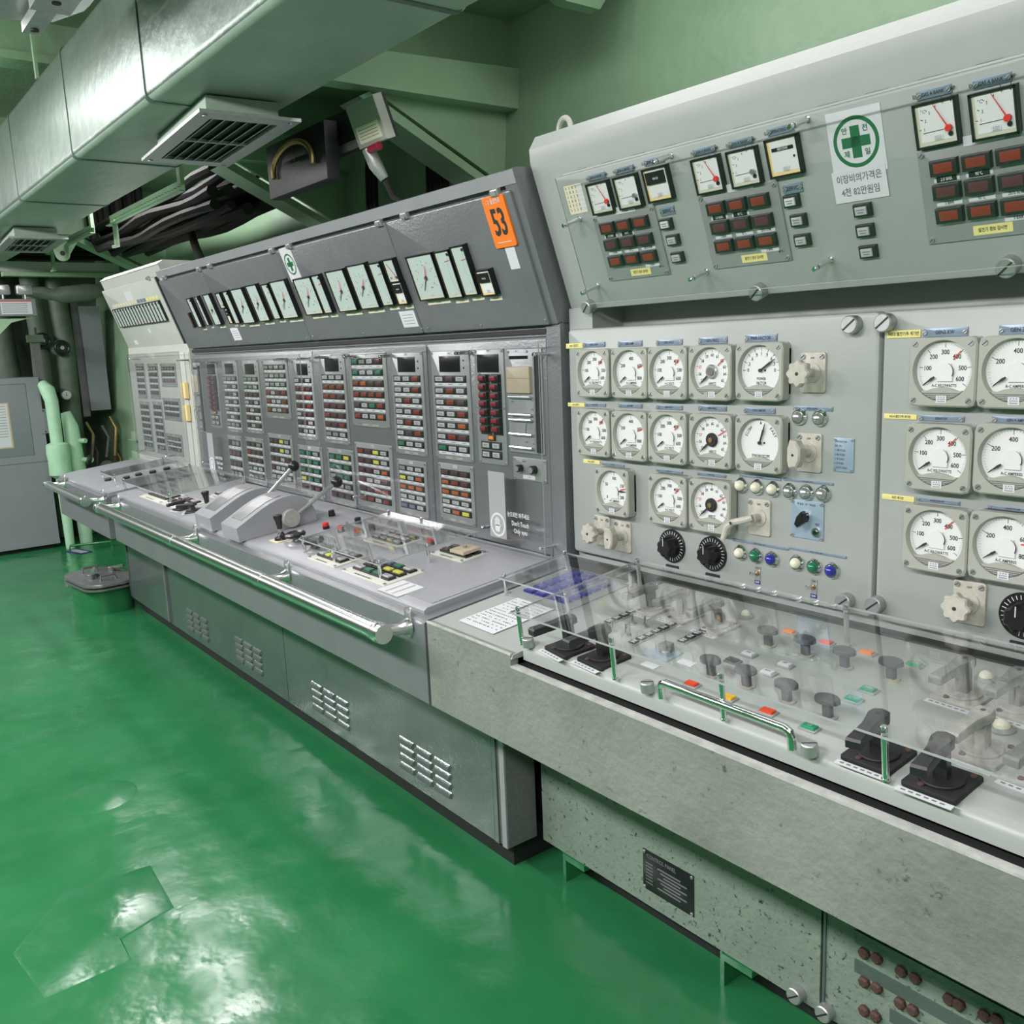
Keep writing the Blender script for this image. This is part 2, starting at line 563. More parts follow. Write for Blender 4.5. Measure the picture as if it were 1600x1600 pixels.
web(BEAMX, 2)
web(-4.285, 3)
web(-7.2, 4)
for i, x in enumerate((-1.2, -2.9, -4.6, -6.4, -8.1)):
    b = MB()
    b.box(x - 0.012, x, YF, 1.45, 2.83, ZC, BEAMG)
    b.box(x - 0.10, x + 0.05, YF, 1.45, 2.80, 2.835, BEAMG)
    struct(f'trim_{5 + i}', b)
# bracket under the deck head above the switchboard
T = Matrix(((0, 0, 1, -2.30), (1, 0, 0, 0), (0, 1, 0, 0), (0, 0, 0, 1)))
struct('trim_10', MB().prism([(1.5, 2.80), (2.02, 2.55), (2.16, 2.55), (2.36, 2.80)], -0.02, 0.03, WALL, T))


# ================================================================ consoles
def facebox(b, x0, x1, prof, m, T=None):
    """a long body along x: prof = [(y, z), ...] counter-clockwise seen from +x"""
    b.rings([[(x0, y, z) for y, z in prof], [(x1, y, z) for y, z in prof]], m, T)


def deskz(y, off=0.0):
    return 0.818 + (y - 1.2) * math.tan(TD) + off


def louvre(M, rows=4, cols=3):
    b = MB()
    for r in range(rows):
        for c in range(cols):
            x, y = (c - 1) * 0.108, (1.5 - r) * 0.031
            b.rings([[(x - 0.045, y - 0.009, 0), (x + 0.045, y - 0.009, 0), (x + 0.045, y + 0.009, 0), (x - 0.045, y + 0.009, 0)],
                     [(x - 0.041, y - 0.008, 0.011), (x + 0.041, y - 0.008, 0.011), (x + 0.041, y + 0.004, 0.005), (x - 0.041, y + 0.004, 0.005)]], GREYD)
            b.box(x - 0.044, x + 0.044, y - 0.012, y - 0.009, 0.0, 0.001, VOID)
    return b


def slot_screw(r=0.012, h=0.012, m=STEEL, slot=0.0):
    b = MB()
    b.cyl(0, 0, -0.004, h, r, m, 18, c=r * 0.12)
    A = RZ(slot)
    b.box(-r * 0.9, r * 0.9, -r * 0.09, r * 0.09, h, h + 0.0008, INK, A)
    return b


SCREW_S = slot_screw(0.0042, 0.0025, STEEL, 35).mesh('screw')
THUMB = slot_screw(0.0185, 0.024, STEEL, 40).mesh('thumb_screw')

# ---- the long grey console
MC = root('control_console', T3((-3.5, 1.45, 0.09)), 'long grey sloped control console with chrome rail, between pale end unit and switchboard', 'control console')
IV = MC.matrix_basis.inverted()


def wchild(par, name, b, label=None, kind=None):
    """part of a root, given in world coordinates"""
    inv = par.matrix_basis.inverted()
    b.v = [(inv @ V(p))[:] for p in b.v]
    return child(par, name, b, label, kind)


X0, X1 = -5.045, -1.975
b = MB()
# fascia body, hollow underside
facebox(b, X0, X1, [(1.200, 0.588), (1.70, 0.588), (1.70, deskz(1.70)), (1.212, deskz(1.21)), (1.200, 0.812)], GREY)
wchild(MC, 'desk_housing', b)
b = MB()
lid = [(1.226, deskz(1.226)), (1.70, deskz(1.70)), (1.70, deskz(1.70, 0.016)), (1.236, deskz(1.236, 0.016)), (1.226, deskz(1.226, 0.010))]
facebox(b, X0 + 0.01, -3.365, lid, GREYL)
wchild(MC, 'desk_lid', b)
b = MB()
facebox(b, -3.362, X1 - 0.04, lid, GREYL)
b.box(-2.47, -2.03, 1.262, 1.66, 0, 0.0012, GREYL, Matrix(((1, 0, 0, 0), (0, 1, 0, 0), (0, math.tan(TD), 1, deskz(0, 0.0165)), (0, 0, 0, 1))))
wchild(MC, 'desk_lid', b)
segs = [(-5.76, -4.975), (-4.97, -3.458), (-3.453, -2.012)]
for i, (a, c) in enumerate(segs):
    b = MB()
    b.box(a, c, 1.42, 1.436, 0.09, 0.586, GREYD)
    if i == 0:
        b.box(a, a + 0.012, 1.415, 1.42, 0.10, 0.585, GREYD)
        b.box(c - 0.035, c - 0.012, 1.409, 1.42, 0.10, 0.585, GREY)
    wchild(MC, 'kick_panel', b)
b = MB()
b.box(-5.75, -2.03, 1.437, 1.68, 0.10, 0.573, VOID)
b.box(X0 + 0.02, X1, 1.702, 1.71, 0.60, 0.87, VOID)
wchild(MC, 'inner_frame', b)
wchild(MC, 'plinth_or_gap_shade', MB().box(-5.74, -1.99, 1.47, 1.68, 0.0, 0.099, VOID))  # dark block that paints in the shade under the kick panels
b = MB()
b.box(-2.008, -1.95, 1.424, 1.528, 0.09, 0.588, LEVERD)  # side face coloured darker for the shadow it lies in
b.box(-2.008, -1.990, 1.418, 1.424, 0.09, 0.588, GREYD)
b.box(-1.972, -1.95, 1.418, 1.424, 0.09, 0.588, GREYL)
wchild(MC, 'end_post', b)
FK = Fr((0, 1.42, 0), (0, 0, 1))
for lx, ly in ((309, 975), (389, 1023), (516, 1101), (664, 1196)):
    u, v = FK.px(lx, ly)
    o = child(MC, 'louvre', louvre(None), M=IV @ FK.M(u, v))
# upright panel and hood
ZB, ZT = 0.893, 1.575
b = MB()
facebox(b, X0, X1, [(1.712, ZB - 0.06), (2.05, ZB - 0.06), (2.05, ZT), (1.712, ZT)], GREY)
b.box(X1 - 0.062, X1 - 0.0006, 1.700, 1.713, ZB - 0.02, ZT, GREY)
b.box(X0, X1 - 0.001, 1.706, 1.713, 1.540, ZT - 0.001, GREY)
wchild(MC, 'upright_cabinet', b)
for a, c in ((-5.035, -2.686), (-2.681, -2.045)):
    b = MB()
    b.slab(a, c, ZB, 1.533, 0, 0.007, GREY, r=0.004, c=0.002, T=GP.M(0, 0, -0.007))
    wchild(MC, 'upright_panel', b)
for px, py in ((1,), ) if False else ((662, 680), (678, 682), (575, 700), (742, 838), (862, 870), (862, 708), (856, 556), (856, 541)):
    child(MC, 'screw', SCREW_S, M=IV @ GP.at(px, py))
b = MB()
hp = lambda v, w: (GH.o.y + GH.v.y * v + GH.n.y * w, GH.o.z + GH.v.z * v + GH.n.z * w)
facebox(b, X0, X1, [hp(-0.005, -0.012), (1.98, 1.56), (1.98, 1.978), (1.585, 1.982), hp(0.405, 0.0), hp(0.40, -0.012)], GREY)
b.box(X1 - 0.052, X1 - 0.0006, 0, 0.425, -0.02, 0.004, GREY, GH.M(0, 0))
b.box(X0 + .001, X1 - 0.0012, 0.388, 0.424, -0.02, 0.006, GREYL, GH.M(0, 0))
wchild(MC, 'hood', b)
doors = []
for i, ((ax, ay), (cx, cy)) in enumerate((((254, 434), (365, 535)), ((319, 423), (489, 530)), ((438, 393), (668, 517)), ((607, 351), (863, 503)))):
    u0, u1 = GH.px(ax, ay)[0], GH.px(cx, cy)[0]
    doors.append([u0, u1])
for i in range(3):
    m_ = (doors[i][1] + doors[i + 1][0]) / 2
    doors[i][1], doors[i + 1][0] = m_ - 0.0015, m_ + 0.0015
doors[0][0] = X0 + 0.005
for u0, u1 in doors:
    b = MB()
    b.slab(u0, u1, 0.0, 0.375, 0, 0.014, GREY, r=0.006, c=0.004, T=GH.M(0, 0))
    wchild(MC, 'hood_door', b)
DW = 0.014                                        # door thickness: instruments sit on it
clip = MB().slab(-0.017, 0.017, -0.010, 0.010, 0, 0.014, STEEL, c=0.004)
clip.box(-0.012, 0.012, -0.006, 0.006, 0.014, 0.018, STEEL)
CLIP = clip.mesh('hinge_clip')
for px, py in ((777, 300), (635, 336), (595, 348), (454, 384), (427, 391), (330, 415), (313, 420), (259, 433)):
    child(MC, 'hinge_clip', CLIP, M=IV @ GH.at(px, py, 0.010))
for px, py in ((659, 514), (669, 513), (752, 508), (852, 500), (568, 521), (489, 526), (480, 528), (421, 530), (331, 537), (368, 533)):
    child(MC, 'screw', SCREW_S, M=IV @ GH.at(px, py, DW))
# dark gasket strip under the hood
wchild(MC, 'gasket', MB().box(X0, X1 - 0.06, 1.700, 1.712, 1.548, 1.562, VOID))

# ---- left end console
LC = root('end_console', T3((-5.75, 1.45, 0.09)), 'pale end console at the far end with flat grey desk and sixteen slim meters', 'control console')
LX0, LX1 = -6.345, -5.165
b = MB()
facebox(b, LX0, LX1, [(1.200, 0.575), (1.70, 0.575), (1.70, deskz(1.70, -0.015)), (1.21, deskz(1.21, -0.015)), (1.200, 0.795)], GREY)
wchild(LC, 'desk_housing', b)
b = MB()
facebox(b, LX0, LX1 - 0.015, [(1.215, deskz(1.215, -0.014)), (1.70, deskz(1.70, -0.014)), (1.70, deskz(1.70, 0.004)), (1.225, deskz(1.225, 0.004)), (1.215, deskz(1.215, 0.0))], GREYL)
wchild(LC, 'desk_lid', b)
wchild(LC, 'pedestal', MB().box(LX0 + 0.35, -5.78, 1.52, 1.70, 0.0, 0.574, VOID))
b = MB()
facebox(b, -6.30, -5.12, [(1.712, 0.84), (2.05, 0.84), (2.05, 1.60), (1.712, 1.60)], LEFTP)
b.slab(-6.295, -5.20, 0.865, 1.555, 0, 0.007, LEFTP, r=0.004, c=0.002, T=LP.M(0, 0, -0.007))
b.slab(-5.19, -5.13, 0.865, 1.555, 0, 0.004, LEFTP, T=LP.M(0, 0, -0.007))
wchild(LC, 'upright_panel', b)
b = MB()
lp = lambda v, w: (LH.o.y + LH.v.y * v + LH.n.y * w, LH.o.z + LH.v.z * v + LH.n.z * w)
facebox(b, -6.30, -5.115, [lp(-0.005, -0.006), (2.0, 1.59), (2.0, 2.040), (1.62, 2.045), lp(0.445, 0.0), lp(0.44, -0.006)], LEFTP)
wchild(LC, 'hood', b)
b = MB()
b.slab(-6.30, -5.215, 0.004, 0.385, 0, 0.014, LEFTP, r=0.006, c=0.003, T=LH.M(0, 0))
b.box(-5.212, -5.195, 0.004, 0.385, 0, 0.010, VOID, T=LH.M(0, 0))
wchild(LC, 'hood_door', b)
for px, py in ((233, 434), (259, 433)):
    child(LC, 'hinge_clip', CLIP, M=LC.matrix_basis.inverted() @ LH.at(px, py, 0.012))

# ---- switchboard on the right
SB = root('switchboard_console', T3((-0.9, 1.5, 0.09)), 'pale grey-green switchboard with a worn front fascia and large round meters', 'switchboard')
RX0, RX1 = -1.962, 1.0
b = MB()
b.box(RX0, RX1, 1.200, 1.222, 0.588, 0.790, WORN)
b.box(RX0, -1.605, 1.200, 1.222, 0.790, 0.820, WORN)
b.box(RX0, RX0 + 0.02, 1.222, 1.70, 0.588, 0.815, WORN)
b.box(-1.605, RX1, 1.199, 1.219, 0.788, 0.7925, CHIP)
b.box(-1.605, RX1, 1.219, 1.26, 0.786, 0.7915, VOID)
b.box(RX0 - 0.001, -1.604, 1.1993, 1.204, 0.8165, 0.8215, CHIP)
b.box(RX0, RX1, 1.222, 1.70, 0.588, 0.60, VOID)
wchild(SB, 'fascia', b)
b = MB()
facebox(b, RX0, -1.600, [(1.200, 0.808), (1.70, 0.808), (1.70, deskz(1.70)), (1.205, deskz(1.205))], PALE)
wchild(SB, 'desk_end', b, 'fixed pale desk end block beside the lid')
LIDW = 0.020
b = MB()
facebox(b, -1.592, RX1, [(1.228, 0.8035), (1.70, 0.8035), (1.70, deskz(1.70, LIDW)), (1.246, deskz(1.246, LIDW)), (1.234, deskz(1.234, LIDW * 0.7)), (1.228, deskz(1.228, 0.004))], PALE)
wchild(SB, 'desk_lid', b)
for a, c in ((-1.922, -0.998), (-0.990, 1.0)):
    b = MB()
    b.box(a, c, 1.53, 1.55, 0.09, 0.60, WORN2)
    if a > -1:
        b.box(a, a + 0.006, 1.526, 1.53, 0.09, 0.60, GREYD)
    wchild(SB, 'lower_panel', b)
b = MB()
b.box(-1.93, 1.0, 1.552, 1.70, 0.10, 0.60, VOID)
b.box(-0.998, -0.990, 1.535, 1.55, 0.09, 0.60, VOID)
wchild(SB, 'inner_frame', b)
wchild(SB, 'plinth_or_gap_shade', MB().box(-1.90, 1.0, 1.601, 1.70, 0.0, 0.099, VOID))  # near-black filler added for the shaded gap behind the feet
for a in (-1.83, -1.26, -0.62):
    b = MB()
    b.box(a - 0.006, a + 0.006, 1.53, 1.60, 0.0, 0.088, FLOOR)
    b.box(a, a + 0.09, 1.525, 1.60, 0.072, 0.088, FLOOR)
    b.cyl(a + 0.05, 1.56, 0.055, 0.072, 0.012, FLOOR, 8)
    wchild(SB, 'mounting_foot', b, 'green painted mounting foot')
b = MB()
facebox(b, RX0, RX1, [(1.736, 0.85), (2.05, 0.85), (2.05, 1.70), (1.84, 1.70), (1.84, 1.552), (1.736, 1.552)], PALE)
b.box(RX0, -1.868, 1.724, 1.84, 1.553, 1.612, PALE)
b.box(RX0, RX1, 1.70, 1.735, 0.86, 0.90, VOID)
wchild(SB, 'upright_cabinet', b)
s0 = RP.px(1371.5, 700)[0]
for a, c in ((RX0 + 0.004, s0 - 0.003), (s0 + 0.003, 1.0)):
    b = MB()
    b.slab(a, c, 0.922, 1.556, 0, 0.024, PALE, r=0.012, c=0.008, T=RP.M(0, 0, -0.024))
    wchild(SB, 'instrument_panel', b)
b = MB()
rp = lambda v, w: (RH.o.y + RH.v.y * v + RH.n.y * w, RH.o.z + RH.v.z * v + RH.n.z * w)
facebox(b, RX0, RX1, [rp(0.0, -0.012), (2.02, 1.62), (2.02, 2.052), (1.66, 2.064), (1.622, 2.056), (1.600, 2.022), rp(0.400, -0.002), rp(0.0, -0.002)], PALE)
wchild(SB, 'hood', b)
b = MB()
b.slab(-1.872, RX1, 0.002, 0.352, 0, 0.010, PALE, r=0.010, c=0.004, T=RH.M(0, 0))
for k in range(24):
    b.box(-1.80 + k * 0.1, -1.80 + k * 0.1 + 0.045, 0.3555, 0.3575, 0, 0.0045, INK, T=RH.M(0, 0))
b.tube([(-1.84, 0.3535, 0.004), (RX1, 0.3535, 0.004)], 0.004, PALE, 8, T=RH.M(0, 0))
wchild(SB, 'hood_door', b)
IVS = SB.matrix_basis.inverted()
b = MB()
b.tube([(0.024 * math.cos(a), 0, 0.030 + 0.030 * math.sin(a)) for a in [math.pi * 2 * k / 20 for k in range(21)]], 0.0075, CASE, 8)
b.box(-0.02, 0.02, -0.010, 0.010, -0.01, 0.004, CASE)
child(SB, 'lifting_eye', b, M=IVS @ T3(ray(883, 222, 1, 1.68)))
RW = 0.010
for px, py, fr, w in ((924, 477, RH, RW), (1189, 453, RH, RW), (1580, 413, RH, RW), (1336, 507, RP, 0), (1388, 504, RP, 0), (1325, 938, RP, 0), (1372, 943, RP, 0)):
    child(SB, 'thumb_screw', THUMB, 'slotted steel thumb screw', M=IVS @ fr.at(px, py, w))
LDW = LIDW * math.cos(TD) + 0.001
for px, py in ((826, 1008), (1012, 1078), (1265, 1176)):
    child(SB, 'thumb_screw', THUMB, 'slotted steel thumb screw', M=IVS @ DESK.at(px, py, LDW) @ Matrix.Scale(0.74, 4))
FS = Fr((0, 1.53, 0), (0, 0, 1))
for px, py in ((1249, 1550), (1294, 1578)):
    child(SB, 'thumb_screw', THUMB, 'slotted steel thumb screw', M=IVS @ FS.at(px, py))
# rows of rusty bolts and label strips on the lower panel
for k, (px, py) in enumerate(((1352, 1488), (1372, 1496), (1410, 1516), (1432, 1527), (1352, 1533), (1372, 1542), (1352, 1578), (1370, 1587), (1408, 1566), (1428, 1577), (1485, 1560), (1500, 1568), (1540, 1585), (1560, 1592))):
    child(SB, 'bolt', MB().cyl(0, 0, 0, 0.012, 0.012, RUST, 8, c=0.004), 'rusty bolt head', M=IVS @ FS.at(px, py))
for (ax, ay), (cx, cy) in (((1338, 1452), (1600, 1603)), ((1337, 1497), (1600, 1648)), ((1392, 1575), (1480, 1640))):
    u, v, w_, h_ = FS.rect(ax, ay, cx, cy)
    u1, v1 = FS.px(ax, ay)
    child(SB, 'terminal_strip', MB().slab(0, cx / 1600 * 0.36, -0.028, 0, 0, 0.004, GREYD), M=IVS @ FS.M(u1, v1))

# ================================================================ overhead
FX = lambda x: Fr((x, 0, 0), (0, 0, 1), (0, 1, 0))            # surfaces facing +x
DY0, DY1, DZ0, DZ1, DX0, DX1 = 0.945, 1.368, 2.292, 2.702, -8.6, 1.4
DU = root('air_duct', T3((-3.5, 1.15, DZ0)), 'long square green-silver air duct running under the deck head over the consoles', 'duct')


def rrect(y0, y1, z0, z1, r, n=5):
    out = []
    for cy, cz, a0 in ((y0 + r, z0 + r, 180), (y1 - r, z0 + r, 270), (y1 - r, z1 - r, 0), (y0 + r, z1 - r, 90)):
        out += [(cy + r * math.cos(math.radians(a0 + 90 * i / n)), cz + r * math.sin(math.radians(a0 + 90 * i / n))) for i in range(n + 1)]
    return out


secs = [DX0, -6.9, -5.05, -3.95, -3.0, -1.9, -0.7, 0.4, DX1]
for i, (a, c) in enumerate(zip(secs, secs[1:])):
    b = MB()
    g = 0.004
    m = DUCTM
    facebox(b, a + 0.004, c - 0.004, rrect(DY0 + g, DY1 - g, DZ0 + g, DZ1 - g, 0.028), m)
    b.mats.append(DUCTG)
    for q, fc_ in enumerate(b.f):
        zz = [b.v[k][2] for k in fc_]
        if max(zz) < DZ0 + 0.02:
            b.mi[q] = 1  # underside coloured to imitate light bounced up from the green deck
    wchild(DU, 'duct_section', b)
    b = MB()
    facebox(b, c - 0.010, c + 0.010, rrect(DY0, DY1, DZ0, DZ1, 0.03), m)
    if i < len(secs) - 2:
        wchild(DU, 'seam_band', b)
for y in (DY0 + 0.012, DY1 - 0.012):
    for x in (-6.0, -4.4, -2.5, -0.5):
        b = MB()
        b.box(x - 0.012, x + 0.012, y - 0.006, y + 0.006, DZ1 - 0.01, ZC, BEAMG)
        wchild(DU, 'hanger', b)


def grille(w, h, neck):
    def f():
        fr, nk = MB(), MB()
        nk.slab(-w * 0.40, w * 0.40, -h * 0.36, h * 0.36, 0.014, neck, DUCTG)
        t = 0.05
        for x0, x1, y0, y1 in ((-w / 2, w / 2, -h / 2, -h / 2 + t), (-w / 2, w / 2, h / 2 - t, h / 2), (-w / 2, -w / 2 + t * 1.4, -h / 2 + t, h / 2 - t), (w / 2 - t * 1.4, w / 2, -h / 2 + t, h / 2 - t)):
            fr.box(x0, x1, y0, y1, 0, 0.010, STEEL)
        fr.box(-w / 2 + t, w / 2 - t, -h / 2 + t, h / 2 - t, 0.011, 0.0135, VOID)
        parts = [('neck', nk, None, 'green painted neck'), ('frame', fr)]
        s_ = MB()
        s_.box(-0.006, 0.006, -h / 2 + t, h / 2 - t, -0.001, 0.008, STEEL)
        parts.append(('crossbar', s_))
        n = 6
        sl = MB()
        sl.rings([[(-w / 2 + 0.07, -0.010, 0), (-w / 2 + 0.07, 0.004, 0.010), (-w / 2 + 0.07, 0.006, 0.009), (-w / 2 + 0.07, -0.008, -0.001)],
                  [(w / 2 - 0.07, -0.010, 0), (w / 2 - 0.07, 0.004, 0.010), (w / 2 - 0.07, 0.006, 0.009), (w / 2 - 0.07, -0.008, -0.001)]], STEEL)
        slm = sl.mesh('slat')
        for i in range(n):
            parts.append(('slat', slm, None, None, T3((0, -h / 2 + t + (h - 2 * t) * (i + 0.5) / n, 0))))
        for x_ in (-1, 1):
            for y_ in (-1, 1):
                parts.append(('bolt', MB().cyl(0, 0, -0.004, 0, 0.008, STEEL, 8).mesh('bolt'), None, None, T3((x_ * (w / 2 - 0.03), y_ * (h / 2 - 0.024), 0))))
        return parts
    return f


place('grille', grille(0.76, 0.31, 0.069), T3((-3.13, 1.205, 2.222)) @ RZ(-4) @ RX(0), 'air_grille', 'steel louvred air grille under the duct, near the black arc board', 'grille', 'air grilles of the duct')
place('grille', None, T3((-6.25, 1.20, 2.222)) @ RZ(-3), 'air_grille', 'distant steel air grille under the duct above the far cabinet', 'grille', 'air grilles of the duct')

# fluorescent fixture beside the duct
FL = root('ceiling_light', T3((-2.1, 0.58, 2.50)), 'grey ceiling light with a clear bracket, hanging beside the duct', 'ceiling light')
b = MB()
pts = [(0.28, 2.56), (0.36, 2.515), (0.58, 2.500), (0.74, 2.515), (0.83, 2.56), (0.83, 2.575), (0.28, 2.575)]
for i in range(1):
    b.rings([[(-3.12 + 0.02 * abs(y - 0.58), y, z) for y, z in pts], [(-3.05, y, z - 0.005) for y, z in pts], [(-1.2, y, z) for y, z in pts]], ALU)
wchild(FL, 'reflector', b)
b = MB()
b.box(-3.08, -2.60, 0.645, 0.695, 2.462, 2.490, ALU)
b.cyl(-3.04, 0.67, 2.458, 2.463, 0.012, INK, 12)
b.cyl(-2.76, 0.67, 2.4475, 2.463, 0.012, INK, 12)
b.box(-2.84, -2.68, 0.62, 0.72, 2.450, 2.490, ALU)
wchild(FL, 'bracket', b)
b = MB()
for x in (-2.9, -1.4):
    b.box(x - 0.01, x + 0.01, 0.57, 0.59, 2.57, ZC, BEAMG)
wchild(FL, 'hanger', b)

# ---- cables
rc = random.Random(3)
for i in range(14):
    y = 1.76 + (i % 5) * 0.078 + rc.uniform(-.006, .006)
    z = 2.27 + (i // 5) * 0.078 + rc.uniform(-.006, .006)
    r = rc.uniform(0.024, 0.032)
    xe = -4.60 - rc.random() * 0.08
    pts = [(xe + (-6.84 - xe) * k / 9, y + math.sin(k * 1.3 + i) * 0.012, z + math.sin(k * 0.9 + i * 2) * 0.014) for k in range(10)]
    q_ = 0.075 * (i // 5)
    pts[-1] = (-6.86 - q_, pts[-1][1], pts[-1][2])
    pts += [(-6.93 - q_, pts[-1][1], pts[-1][2] + 0.06), (-6.94 - q_, pts[-1][1], ZC)]
    place(('cab', i), lambda: MB().tube([(p[0] + 4.6, p[1] - 1.9, p[2] - 2.3) for p in pts], r, CABLE, 8), T3((-4.6, 1.9, 2.3)), 'cable', 'thick dark cable in the bundle above the far end of the grey console', 'cable', 'dark cables in the overhead bundle')
for j, (px_, n) in enumerate(((572, 3), (668, 4), (684, 3))):
    for i in range(n):
        p = ray(px_ + i * 6, 300, 1, 2.16)
        pts = [(0, 0, -0.55), (0.004, 0.0, 0), (-0.01, 0.02, 0.28), (-0.02, 0.06, 0.55)]
        place('vcab', lambda: MB().tube(pts, 0.012, CABLE, 8), T3((p.x, p.y, 2.05)), 'cable', ('dark cable rising behind the hood under the grey-faced box', 'dark cable rising behind the hood beside the diagonal knee', 'dark cable rising behind the hood beside the diagonal knee')[j], 'cable',
              ('vertical cables under the box', 'vertical cables beside the knee', 'vertical cables beside the knee')[j])
place('cond', lambda: MB().tube([(0, 0, 0.16), (0.02, 0, 0.02), (0.10, 0, -0.10), (0.18, 0.02, -0.24)], 0.024, CABLE, 10), T3((-5.62, 1.95, 2.25)), 'cable', 'thick dark cable bending down behind the far end of the grey hood', 'cable')
def hangbar():
    b, e, g = MB(), MB(), MB()
    b.box(0, 1.35, -0.03, -0.004, -0.03, -0.024, BEAMG)
    b.box(0, 1.35, -0.004, 0.0, -0.03, 0.03, BEAMG)
    for k in range(26):
        b.box(0.03 + k * 0.05, 0.05 + k * 0.05, -0.018, -0.006, -0.001, 0.0, INK)
    e.box(1.30, 1.345, -0.02, 0.0, 0.005, 0.72, BEAMG)
    g.box(0.10, 0.14, -0.02, 0.0, -0.15, 0.0, BEAMG)
    g.box(0.04, 0.14, -0.02, 0.0, -0.16, -0.145, BEAMG)
    return [('slotted_bar', b), ('leg', e), ('hook', g)]


for x, y, z, lab in ((-5.95, 1.60, 2.345, 'light green slotted cable hanger bar beside the duct grille'), (-7.75, 1.62, 2.36, 'light green slotted cable hanger bar over the far end')):
    place('hanger', hangbar, T3((x, y, z)), 'cable_hanger', lab, 'bracket', 'cable hanger bars')
b = MB()
T = Matrix(((0, 0, 1, 0), (1, 0, 0, 0), (0, 1, 0, 0), (0, 0, 0, 1)))
N = 14
b.prism([(-0.12, 0.06), (-0.11, -0.02), (-0.03, -0.04)] + [(0.03 + 0.05 * math.cos(math.radians(a)), -0.075 + 0.05 * math.sin(math.radians(a))) for a in range(200, 361, 20)] + [(0.13, 0.0), (0.16, 0.06)], -0.006, 0.006, BEAMG, T)
b.cyl(0.03, -0.07, 0.0062, 0.008, 0.017, INK, 16, T=T)
place('lug', lambda: b, T3((-7.15, 1.545, 2.35)), 'lifting_lug', 'light green lifting lug plate with a hole above the far emergency light', 'bracket')

# ---- board with a brass arc, and the boxes beside it
FB = Fr((0, 1.52, 0), (0, 0, 1))
u, v, w_, h_ = FB.rect(414, 232, 507, 285)
hh = 0.20
ua, va = FB.px(414, 231)
ub, vb = FB.px(423, 312)
uc = FB.px(512, 283)[0]
W_, H_ = uc - (ua + ub) / 2, va - vb
b, ac = MB(), MB()
b.slab(0, W_, 0, H_, -0.05, 0, MBLACK, c=0.003)
b.text('BR', W_ * 0.5, H_ * 0.55, 0.012, INKG, 0.001)
for k in range(5):
    b.box(W_ * 0.42, W_ * 0.58, H_ * (0.30 + k * 0.045), H_ * (0.315 + k * 0.045), 0, 0.0006, INKG)
ac.tube([(W_ * 0.5 + W_ * 0.34 * math.cos(math.radians(a)), H_ * 0.42 + H_ * 0.42 * math.sin(math.radians(a)), 0.012) for a in range(-12, 193, 12)], 0.010, BRASS, 8)
place('arc', lambda: [('board', b), ('arc_scale', ac, None, 'worn brass arc')], FB.M((ua + ub) / 2, vb), 'inclinometer', 'black board with a worn brass arc hanging beside the air grille', 'instrument')
FBX = Fr((0, 1.60, 2.20), (0, -math.sin(TH), math.cos(TH)))
g0, g1, g2 = FBX.px(547, 166), FBX.px(592, 150), FBX.px(616, 219)
d0, d1 = FBX.px(495, 190), FBX.px(515, 258)
bx, fc, pl = MB(), MB(), MB()
gw, gh = g1[0] - g0[0], g1[1] - g2[1]
bx.slab(d0[0] - g0[0], gw * 0.9, -gh, 0, -0.035, -0.012, MBLACK, c=0.004)
bx.box(d0[0] - g0[0] + 0.03, d0[0] - g0[0] + 0.09, -gh * 0.55, -gh * 0.25, -0.012, -0.008, SCREEN)
bx.box(d0[0] - g0[0] + 0.03, -0.03, -gh * 0.92, -gh * 0.72, -0.012, -0.009, LEVERD)
fc.slab(0, gw, -gh, 0, -0.012, 0.022, CASE, c=0.004)
fc.box(gw * 0.12, gw * 0.90, -gh * 0.90, -gh * 0.52, 0.022, 0.023, CREAM)
for k in range(4):
    fc.box(gw * 0.18, gw * 0.82, -gh * (0.60 + k * 0.07), -gh * (0.615 + k * 0.07), 0.023, 0.0234, INKG)
cn = MB()
cn.tube([(gw * 0.2, -gh - 0.005, 0.01), (gw * 0.25, -gh - 0.06, 0.01), (gw * 0.30, -gh - 0.11, 0.0)], [0.022, 0.024, 0.016], STEEL, 12)
cn.tube([(gw * 0.30, -gh - 0.11, 0.0), (gw * 0.36, -gh - 0.17, 0.0), (gw * 0.6, -gh - 0.22, -0.02), (gw * 1.0, -gh - 0.235, -0.05)], 0.010, CABLE, 8)
rd = MB()
rd.tube([(gw * 0.42, -gh - 0.012, 0.03), (gw * 0.75, -gh - 0.010, 0.03)], 0.013, mat('crimson_cap', (0.30, 0.012, 0.04), 0.3), 12)
place('detector', lambda: [('backplate', bx, None, 'black base with controls'), ('cover', fc, None, 'grey cover with a cream label'), ('cable_gland', cn), ('lamp_cap', rd, None, 'dark red cap')], FBX.M(g0[0], g0[1]), 'detector_box',
      'black box with a grey cover, red cap and cable, hung under the knee bracket', 'control box')

# ================================================================ far end
FC = FX(-8.30)
CB = root('steel_cabinet', T3((-8.55, 0.9, 0.0)), 'blue-grey steel cabinet with a posted notice at the far end', 'cabinet')
wchild(CB, 'body', MB().box(-8.95, -8.306, 0.15, 1.528, 0.035, 1.42, CABIN))
u0, v0 = FC.px(40, 600)
u1, v1 = FC.px(53, 711)
b = MB()
b.slab(0.5, (u0 + u1) / 2, v1, v0, -0.006, 0.0, CABIN, c=0.002, T=FC.M(0, 0))
wchild(CB, 'door', b)
b = MB()
zs = FC.px(60, 722)[1]
b.box(-8.306, -8.300, 0.15, 1.528, zs + 0.002, zs + 0.06, CABIN)
b.box(-8.306, -8.300, (u0 + u1) / 2 + 0.004, 1.528, zs + 0.06, 1.42, CABIN)
b.box(-8.306, -8.300, 0.15, (u0 + u1) / 2 + 0.004, v0 + 0.004, 1.42, CABIN)
b.box(-8.306, -8.298, 0.15, 1.528, 0.036, zs - 0.003, CABIN)
